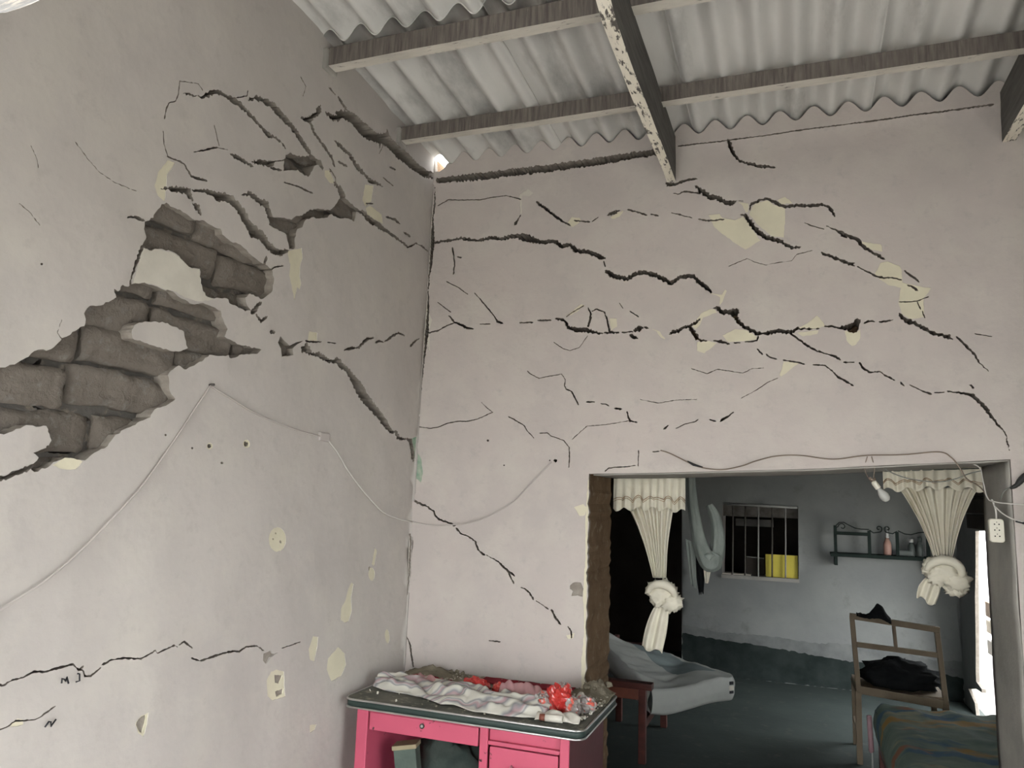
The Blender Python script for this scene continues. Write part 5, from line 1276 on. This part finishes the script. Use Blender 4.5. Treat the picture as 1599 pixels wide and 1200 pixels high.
# ---- pink metal desk
DX0, DX1, DY0, DY1, DT = .045, 1.045, -.600, -.015, .785
dk = empty('metal_desk', ((DX0+DX1)/2, -.3, 0), label='chipped pink metal desk with dark green top under the corner', cat='desk')
def D(x, y, z): return (x-(DX0+DX1)/2, y+.3, z)
def rrect(x0, x1, y0, y1, r, n=7):
    o = []
    for cx, cy, a0 in ((x1-r, y1-r, 0), (x0+r, y1-r, PI/2), (x0+r, y0+r, PI), (x1-r, y0+r, 1.5*PI)):
        for k in range(n+1):
            a = a0+PI/2*k/n; o.append((cx+r*math.cos(a), cy+r*math.sin(a)))
    return o
def slab(name, mats, inset, z0, z1, r=.045, out=0.0):
    b = MB(); R_ = rrect(DX0+inset, DX1-inset, DY0+inset, DY1-inset, r-inset)
    n = len(R_); b.v += [D(x, y, z0) for x, y in R_]+[D(x, y, z1) for x, y in R_]
    for i in range(n): b.face((i, (i+1) % n, n+(i+1) % n, n+i), 0, True)
    b.face(tuple(range(n, 2*n))); b.face(tuple(range(n))[::-1])
    return b.build(name, mats, dk)
slab('desk_top', M['desk_top'], .008, .748, DT)
slab('edge_band', M['desk_edge'], .0035, .752, DT-.004)
for zz in (DT-.004, .7515):
    R_ = rrect(DX0+.002, DX1-.002, DY0+.002, DY1-.002, .043)
    MB().tube([D(x, y, zz) for x, y in R_], .0042, 6, closed=True).build('metal_trim', M['chrome'], dk)
FY = -.572
def dbox(a, c, n, m=M['pink'], bev=.004, parent=dk):
    return MB().box(D(*a), D(*c), bev=bev).build(n, m, parent)
dbox((.100, FY, 0), (.150, -.03, .748), 'side_panel')
dbox((.635, FY, .05), (.655, -.04, .748), 'inner_panel')
dbox((.965, FY, .05), (.985, -.03, .748), 'side_panel', [M['pink_shaded']][0])
dbox((.950, FY-.001, .05), (.9855, FY+.012, .748), 'front_stile')
dbox((.150, -.05, .12), (.64, -.03, .748), 'modesty_panel', M['pink'])
dbox((.635, FY-.001, .05), (.668, FY+.012, .748), 'front_stile')
dw = dbox((.156, FY+.003, .668), (.628, FY+.40, .735), 'center_drawer')
dbox((.150, FY+.004, .735), (.64, FY+.02, .748), 'top_rail')
MB().lathe([(.010, 0), (.010, .004), (.0065, .004), (.006, .002)], n=14, M=Matrix.Rotation(PI/2, 4, 'X') , c=D(.392, FY+.001, .712)).build('lock', M['metal_dark'], dw)
MB().lathe([(.006, 0), (.005, .005)], n=12, M=Matrix.Rotation(PI/2, 4, 'X'), c=D(.392, FY+.002, .712)).build('lock_core', M['chrome'], dw)
# pedestal: pull-out board slot and drawers
dbox((.668, FY+.004, .738), (.950, FY+.02, .748), 'top_rail')
dbox((.668, FY+.016, .695), (.950, FY+.03, .738), 'pull_board')
dbox((.668, FY+.000, .682), (.950, FY+.02, .697), 'slot_rail')
for k, (za, zb) in enumerate(((.46, .677), (.25, .452), (.06, .242))):
    dr = dbox((.676, FY+.002, za), (.944, FY+.42, zb), 'drawer')
    hz = zb-.062
    pts = [D(.765, FY+.004, hz+.004), D(.768, FY-.016, hz+.002), D(.785, FY-.022, hz-.002), D(.835, FY-.022, hz-.002), D(.852, FY-.016, hz+.002), D(.855, FY+.004, hz+.004)]
    MB().tube(pts, .0048, 7).build('drawer_handle', M['chrome'], dr)
for xx in (.125, .66, .965):
    for yy in (-.55, -.07):
        MB().lathe([(.018, 0), (.018, .03), (.012, .05)], n=10, c=D(xx, yy, 0)).build('foot', M['metal_dark'], dk)

# ---- things on the desk
ZT = DT+.001
b = MB()
def cloth(i, j):
    x = lerp(.075, .875, i)
    yf = table([(.075, -.415), (.15, -.445), (.30, -.462), (.42, -.515), (.45, -.535), (.50, -.52), (.60, -.562), (.72, -.568), (.80, -.56), (.875, -.505)], x)
    yb = table([(.075, -.36), (.15, -.27), (.25, -.235), (.40, -.27), (.5, -.28), (.65, -.36), (.80, -.36), (.875, -.36)], x)
    y = lerp(yf, yb, j)
    ridge = .022*(abs(math.sin((j*3.1+.8*i)*PI+2.6*N3(x*6, j*2)))**1.4)+.026*max(0, fbm(x*11, j*3.5, 3))
    h = .003+(ridge+.030*math.sin(PI*j)*(.5+.5*sstep(.1, .5, i)))*min(1, j*5+.12)*min(1, (1-j)*6+.1)
    return (x, y, ZT+h)
b.grid(90, 34, cloth)
b.build('striped_cloth', M['stripe_cloth'], solid=.003, label='long striped white and lilac cloth strewn along the desk top', cat='cloth')
b = MB(); b.grid(30, 16, lambda i, j: (lerp(.10, .36, i), lerp(-.285+.03*i, -.175-.05*i, j)+.01*N3(i*9, j*4), ZT+.004+.024*math.sin(PI*j)*abs(math.sin(i*9+j*3))+.006*abs(N3(i*14, j*9))))
b.build('crimson_cloth', M['crimson'], solid=.004, label='crimson cloth by the corner, behind the striped cloth', cat='cloth')
b = MB(); b.grid(26, 14, lambda i, j: (lerp(.22, .345, i), lerp(-.30-.03*i, -.235-.05*i, j), ZT+.030+.018*math.sin(PI*j)*(.6+.4*math.sin(i*11+j*4))))
b.build('pale_pink_cloth', M['pink_cloth'], solid=.004, label='small pale pink cloth over the crimson cloth near the corner', cat='cloth')
b = MB(); b.grid(40, 10, lambda i, j: (lerp(.44, .86, i), lerp(-.135, -.035, j)+.012*N3(i*9, j*2), ZT+.008+.012*abs(N3(i*10, j*4, 2))*math.sin(PI*j)))
b.build('crimson_runner', M['crimson'], solid=.003, label='flat crimson cloth along the desk back edge under dust', cat='cloth')
def foil(c, r, seed, label, mm='red_foil', name='red_wrapping', nu=26, ridge=.22):
    b = MB(); b.blob(c, r, .30, 2.0, seed, nu, 16, flat=-(c[2]-ZT), ridge=ridge)
    o = b.build(name, M[mm], label=label, cat='wrapping')
    for p in o.data.polygons: p.use_smooth = False
    return o
foil((.50, -.30, ZT+.030), (.060, .035, .036), 2.2, 'crumpled red wrapping in the middle of the striped cloth')
foil((.602, -.305, ZT+.030), (.024, .022, .026), 6.1, 'small red wrapping ball beside the pink lace cloth')
b = MB()
def lace(i, j):
    x = lerp(.615, .845, i); y = lerp(-.34, -.245, j)+.012*math.sin(i*22)*(j)
    h = .006+.055*math.sin(PI*min(1, j*1.1))*table([(0, .75), (.15, 1.0), (.32, .80), (.45, 1.05), (.7, .75), (1, .25)], i)+.010*abs(math.sin(i*17+j*5))
    return (x, y, ZT+h)
b.grid(60, 22, lace); b.build('pink_lace_cloth', M['pink_cloth'], solid=.004, label='dusty pink ruffled cloth on the desk left of the red bundle', cat='cloth')
bd2 = empty('wrapped_bundle', (.90, -.42, ZT), label='bundle of red and clear printed wrapping standing at the desk end', cat='bundle')
for c, r, sd, mm, nn in (((.0, 0, .045), (.052, .045, .060), 1.0, 'red_foil', 'red_wrap'), ((-.062, -.012, .032), (.042, .04, .040), 3.3, 'clear_wrap', 'clear_wrap'),
                         ((.052, -.004, .030), (.034, .04, .042), 7.7, 'clear_wrap', 'clear_wrap'), ((.01, .02, .085), (.03, .03, .026), 5.0, 'clear_wrap', 'clear_wrap')):
    b = MB(); b.blob(c, r, .30, 2.0, sd, 26, 18, flat=-c[2]+.001, ridge=.25)
    o = b.build(nn, M[mm], bd2)
    for p in o.data.polygons: p.use_smooth = False
foil((.985, -.36, ZT+.028), (.042, .03, .034), 8.4, 'clear printed wrapping crumpled at the right desk edge', 'clear_wrap', 'clear_wrapping')
b = MB(); b.grid(20, 12, lambda i, j: (lerp(.925, .985, i), lerp(-.36, -.30, j), ZT+.01+.05*math.sin(PI*i)*(.4+.6*j)+.006*N3(i*7, j*7)))
b.build('paper_scrap', M['paper'], solid=.003, label='white paper scrap behind the red bundle', cat='paper')
b = MB(); b.grid(26, 14, lambda i, j: (lerp(.845, 1.01, i), lerp(-.555+.02*i, -.470+.02*i, j)+.012*N3(i*5, j*3), ZT+.004+.018*abs(math.sin(i*7+j*4))*math.sin(PI*j)+.012*math.sin(PI*i)*math.sin(PI*j)))
b.build('torn_paper', M['paper'], solid=.003, label='torn white paper spread in front of the red bundle', cat='paper')
r_ = empty('rolled_paper', (.90, -.548, ZT+.014), label='rolled white paper with red cap at the desk front edge', cat='roll')
MB().tube([(-.015, 0, 0), (.05, .006, 0)], .0135, 14).build('roll', M['paper'], r_)
MB().tube([(-.036, -.003, 0), (-.014, 0, 0)], .0125, 12).build('cap', M['redwood2'], r_)
# rubble: a heap in the jamb corner, fallen lumps and fine crumbs
b = MB(); b.grid(40, 26, lambda i, j: (lerp(.80, 1.035, i), lerp(-.20, -.02, j), ZT+.052*math.exp(-(((i-.68)/.22)**2+((j-.72)/.30)**2))*(1+.5*fbm(i*6, j*6, 1))+.004*abs(fbm(i*16, j*16, 3))))
b.build('dust_heap', M['dust'], solid=.002, kind='stuff', label='heap of fallen adobe dust on the desk by the jamb', cat='rubble')
b = MB(); b.grid(50, 20, lambda i, j: (lerp(.07, .62, i), lerp(-.19, -.02, j), ZT+.0015+.030*math.exp(-(((i-.22)/.16)**2+((j-.62)/.35)**2))*(1+.6*fbm(i*12, j*5, 1))+.005*abs(fbm(i*26, j*10, 3))))
b.build('crumbled_plaster', M['dust'], solid=.002, kind='stuff', label='crumbled plaster along the desk back edge in the corner', cat='rubble')
rr = random.Random(42); b = MB()
for k in range(620):
    t = rr.random()
    if t < .45: x, y = rr.gauss(.22, .12), rr.gauss(-.10, .06)
    elif t < .8: x, y = rr.gauss(.97, .06), rr.gauss(-.20, .14)
    else: x, y = rr.uniform(.07, 1.02), rr.uniform(-.58, -.04)
    if not (.06 < x < 1.03 and -.59 < y < -.022): continue
    s = rr.choice([.002, .003, .003, .004, .005])*rr.uniform(.7, 1.4)
    z = ZT+.004
    M_ = Matrix.Translation((x, y, z+s*.4)) @ Matrix.Rotation(rr.uniform(0, 6), 4, Vector((rr.uniform(-1, 1), rr.uniform(-1, 1), 1)).normalized())
    b.box((-s, -s*.8, -s*.6), (s, s*.8, s*.6), m=rr.choice([0, 0, 1]), M=M_)
b.build('plaster_crumbs', [M['debris'], M['paper']], kind='stuff', label='loose plaster crumbs scattered over the desk top', cat='rubble')
for k in range(16):
    x, y = (rr.gauss(.965, .04), rr.uniform(-.14, -.05)) if k < 9 else (rr.uniform(.15, .42), rr.uniform(-.13, -.05))
    s = rr.uniform(.006, .015)
    b = MB(); b.blob((min(max(x, .09), 1.01), y, ZT+s*.8+(.03 if k < 9 else .012)), (s, s*.85, s*.7), .55, 1.6, k*3.1, 9, 6, ridge=.3)
    o = b.build('plaster_lump', M['dust'], label='plaster lump fallen on the desk by the jamb' if k < 9 else 'plaster lump fallen on the desk in the corner', cat='rubble',
            group='lumps by the jamb' if k < 9 else 'lumps in the corner')

# ---- carton and sack in the knee hole
cb = empty('carton', (.325, -.475, .306), label='faded open carton tilted in the desk knee hole', cat='box')
M_ = Matrix.Rotation(math.radians(-9), 4, 'Y') @ Matrix.Rotation(math.radians(14), 4, 'Z')
MB().box((-.045, -.035, .008), (.045, .04, .29), M=M_, bev=.004).build('carton_body', M['carton'], cb)
MB().box((-.05, -.04, .29), (.05, .045, .307), M=M_, bev=.003).build('carton_flap', M['carton_edge'], cb)
b = MB(); b.blob((.40, -.29, .44), (.17, .11, .18), .18, 2.2, 3.0, 26, 18, flat=-.138, ridge=.35)
sk_ = b.build('dark_sack', M['dark_sack'], label='dark green sack piled in the desk knee hole', cat='sack')
b = MB(); b.box((.17, -.54, 0), (.60, -.12, .30), bev=.01); b.build('storage_crate', M['dark_sack'], label='dark crate standing under the sack in the knee hole', cat='crate')

# ---- cables, bulb, socket strip
def cable(pts, r, m, label, n=8, name='cable'):
    b = MB(); b.tube(smooth(pts, n), r, 7); return b.build(name, M[m], label=label, cat='cable')
lx_ = .010
cable([(lx_, -1.453, 1.926), (lx_, -1.512, 1.841), (lx_, -1.621, 1.684), (lx_, -1.721, 1.561), (lx_, -1.901, 1.396), (lx_, -2.058, 1.303), (lx_, -2.4, 1.13)], .0032, 'cable', 'painted cable sloping down the left wall to the left edge')
cable([(lx_, -1.453, 1.926), (lx_, -1.36, 1.90), (lx_, -1.21, 1.86), (lx_, -1.0, 1.83), (lx_, -.795, 1.815)], .0030, 'cable', 'painted cable from the nail to the plaster box on the left wall')
cable([(lx_, -.78, 1.810), (lx_, -.70, 1.76), (lx_, -.615, 1.693), (lx_, -.50, 1.62), (lx_, -.391, 1.561), (lx_, -.29, 1.515), (lx_, -.15, 1.485), (lx_, -.015, 1.47)], .0032, 'cable_white', 'white cable curving from the plaster box into the corner')
cable([(.01, -.009, 1.470), (.10, -.009, 1.458), (.199, -.009, 1.462), (.30, -.009, 1.475), (.398, -.009, 1.508), (.525, -.009, 1.581), (.617, -.009, 1.673), (.715, -.009, 1.773)], .0030, 'cable', 'painted over cable rising from the corner on the back wall')
pb = MB(); pb.box((-.002, -.835, 1.80), (.014, -.765, 1.835), bev=.006); pb.build('junction_box', M['cable'], label='small painted junction box on the left wall where cables meet', cat='box')
nl = MB(); nl.tube([(.0, -1.455, 1.928), (.022, -1.45, 1.930)], .004, 6); nl.build('nail', M['metal_dark'], label='nail holding the cable peak on the left wall', cat='nail')
yb = -.012
cable([(1.218, yb, 1.831), (1.25, yb, 1.822), (1.296, yb, 1.801), (1.365, yb, 1.768), (1.42, yb, 1.755), (1.486, yb, 1.752), (1.56, yb, 1.768), (1.618, yb, 1.790), (1.70, yb, 1.812), (1.796, yb, 1.816), (1.919, yb, 1.802), (2.043, yb, 1.819), (2.18, yb, 1.824), (2.303, yb, 1.836), (2.345, yb, 1.815), (2.372, yb, 1.775), (2.40, .02, 1.735), (2.46, .10, 1.705), (2.49, .10, 1.655)],
      .0026, 'wire_brown', 'brown wire looping along the wall just above the lintel')
tp = MB(); tp.tube([(1.335, yb, 1.785), (1.36, yb, 1.771), (1.40, yb, 1.760)], [.003, .006, .003], 7); tp.build('tape_joint', M['wire_black'], label='black taped joint on the brown wire above the lintel', cat='tape')
cable([(2.10, .10, 1.792), (2.13, .095, 1.765), (2.20, .09, 1.735), (2.30, .085, 1.722), (2.37, .085, 1.735), (2.42, .09, 1.757), (2.465, .10, 1.770)], .0022, 'wire_grey', 'dark grey wire sagging across the short curtain valance')
cable([(2.44, .12, 1.80), (2.465, .11, 1.78), (2.472, .10, 1.72), (2.478, .08, 1.665), (2.49, .04, 1.650), (2.55, -.012, 1.642), (2.70, -.012, 1.640)], .0024, 'cable_white', 'pale wire running round the right jamb beside the socket strip')
bl = empty('hanging_bulb', (2.072, .02, 1.80), label='bare light bulb hanging on frayed wires below the lintel', cat='lamp')
for dx in (-.006, .010):
    MB().tube(smooth([(-.018+dx, -.028, .015), (-.020+dx*2.2, -.010, -.03), (-.012+dx, .0, -.075), (.0, 0, -.09)]), .0018, 6).build('wire', M['wire_brown'], bl)
axis = Vector((.55, 0, -.83)).normalized(); Rm = axis.to_track_quat('Z', 'Y').to_matrix().to_4x4(); Rm.translation = Vector((-.004, 0, -.082))
MB().lathe([(.004, 0), (.010, .004), (.0115, .012), (.0115, .034), (.009, .036)], n=14, M=Rm).build('lamp_socket', M['plastic_cream'], bl)
MB().lathe([(.008, .034), (.009, .042), (.016, .056), (.0195, .070), (.0175, .084), (.010, .092), (.002, .094)], n=18, M=Rm).build('bulb', M['bulb'], bl)
MB().tube([(-.016, -.012, -.070), (-.006, 0, -.080), (.004, .006, -.072)], .006, 7).build('frayed_tape', M['wire_brown'], bl)
st = empty('socket_strip', (2.492, .035, 1.54), label='cream plastic socket strip hanging on its cable at the right jamb', cat='socket strip')
b = MB(); R2 = []
for cx, cz, a0 in ((.0145, .034, 0), (-.0145, .034, PI/2), (-.0145, -.034, PI), (.0145, -.034, 1.5*PI)):
    for k in range(6):
        a = a0+PI/2*k/5; R2.append((cx+.0105*math.cos(a), cz+.0105*math.sin(a)))
for y, s in ((.010, 1), (-.008, 1), (-.012, .90)):
    b.v += [(x*s, y, z_*(1-(1-s)*.55)) for x, z_ in R2]
n = len(R2)
for l in range(2):
    for i in range(n): b.face((l*n+i, l*n+(i+1) % n, (l+1)*n+(i+1) % n, (l+1)*n+i), 0, True)
b.face(tuple(range(n))[::-1]); b.face(tuple(range(2*n, 3*n)))
fixnormals(b.build('strip_body', M['plastic_cream'], st))
for row in (.024, .002, -.021):
    for dx in (-.0075, .0075):
        MB().tube([(dx, -.0115, row), (dx, -.0128, row)], .0026, 8).build('pin_hole', M['hole'], st)
    MB().tube([(0, -.0115, row+.008), (0, -.0128, row+.008)], .0017, 8).build('pin_hole', M['hole'], st)
MB().tube(smooth([(.002, 0, .044), (.003, .004, .075), (.0, .02, .105), (-.003, .03, .118)]), .0032, 7).build('strip_cable', M['cable_white'], st)
cable([(2.491, .045, 1.635), (2.51, .02, 1.608), (2.53, -.01, 1.59), (2.565, -.014, 1.578), (2.62, -.014, 1.570)], .0026, 'cable_white', 'short white cable fanning from the socket strip to the right')
b = MB(); b.tube(smooth([(2.545, -.016, 1.578), (2.57, -.018, 1.572), (2.62, -.016, 1.566)]), [.003]*8+[.005]*9, 7)
b.build('black_plug_end', M['wire_black'], label='black cable end right of the socket strip', cat='cable')
b = MB(); b.tube(smooth([(2.535, -.012, 1.70), (2.555, -.018, 1.712), (2.575, -.016, 1.735), (2.60, -.018, 1.755), (2.66, -.016, 1.79)]), [.003, .004, .005, .006, .007, .008, .008, .009, .008, .009, .010, .010, .011, .012, .012, .012, .013, .013, .013, .014, .014, .014, .014, .014, .014, .014, .014, .014, .014, .014, .014, .014, .014], 7)
b.build('taped_cables', M['wire_black'], label='knot of black taped cables at the right picture edge', cat='cable')
cable([(2.515, .045, 1.66), (2.522, .02, 1.69), (2.545, -.012, 1.71)], .0024, 'wire_grey', 'grey cable bending from the black tape toward the socket strip')
b = MB(); b.blob((2.615, -.055, 1.60), (.040, .032, .050), .2, 2.5, 2.0, 20, 14, ridge=.5)
b.build('plastic_bag', M['bulb'], label='small clear plastic bag hanging at the right picture edge', cat='bag')

# ---- marker scribbles on the left wall
def scribble(pts, r, label):
    MB().tube([(.0075, y, z) for y, z in pts], r, 6).build('marker_scribble', M['ink'], label=label, cat='mark', group='marker scribbles')
scribble([(-1.873, 1.0958), (-1.8732, 1.1075), (-1.8648, 1.1027), (-1.8618, 1.0974), (-1.8596, 1.1079), (-1.8526, 1.0908)], .0022, 'm like black scribble under the long low crack')
scribble([(-1.8286, 1.1106), (-1.8226, 1.1086), (-1.8202, 1.0909), (-1.8305, 1.0903)], .0022, 'hooked black scribble right under the kink of the low crack')
scribble([(-1.9062, 0.9981), (-1.8968, 1.009), (-1.8908, 1.0067), (-1.8893, 0.9957), (-1.877, 1.0098)], .0022, 'n like black scribble below the short low crack')
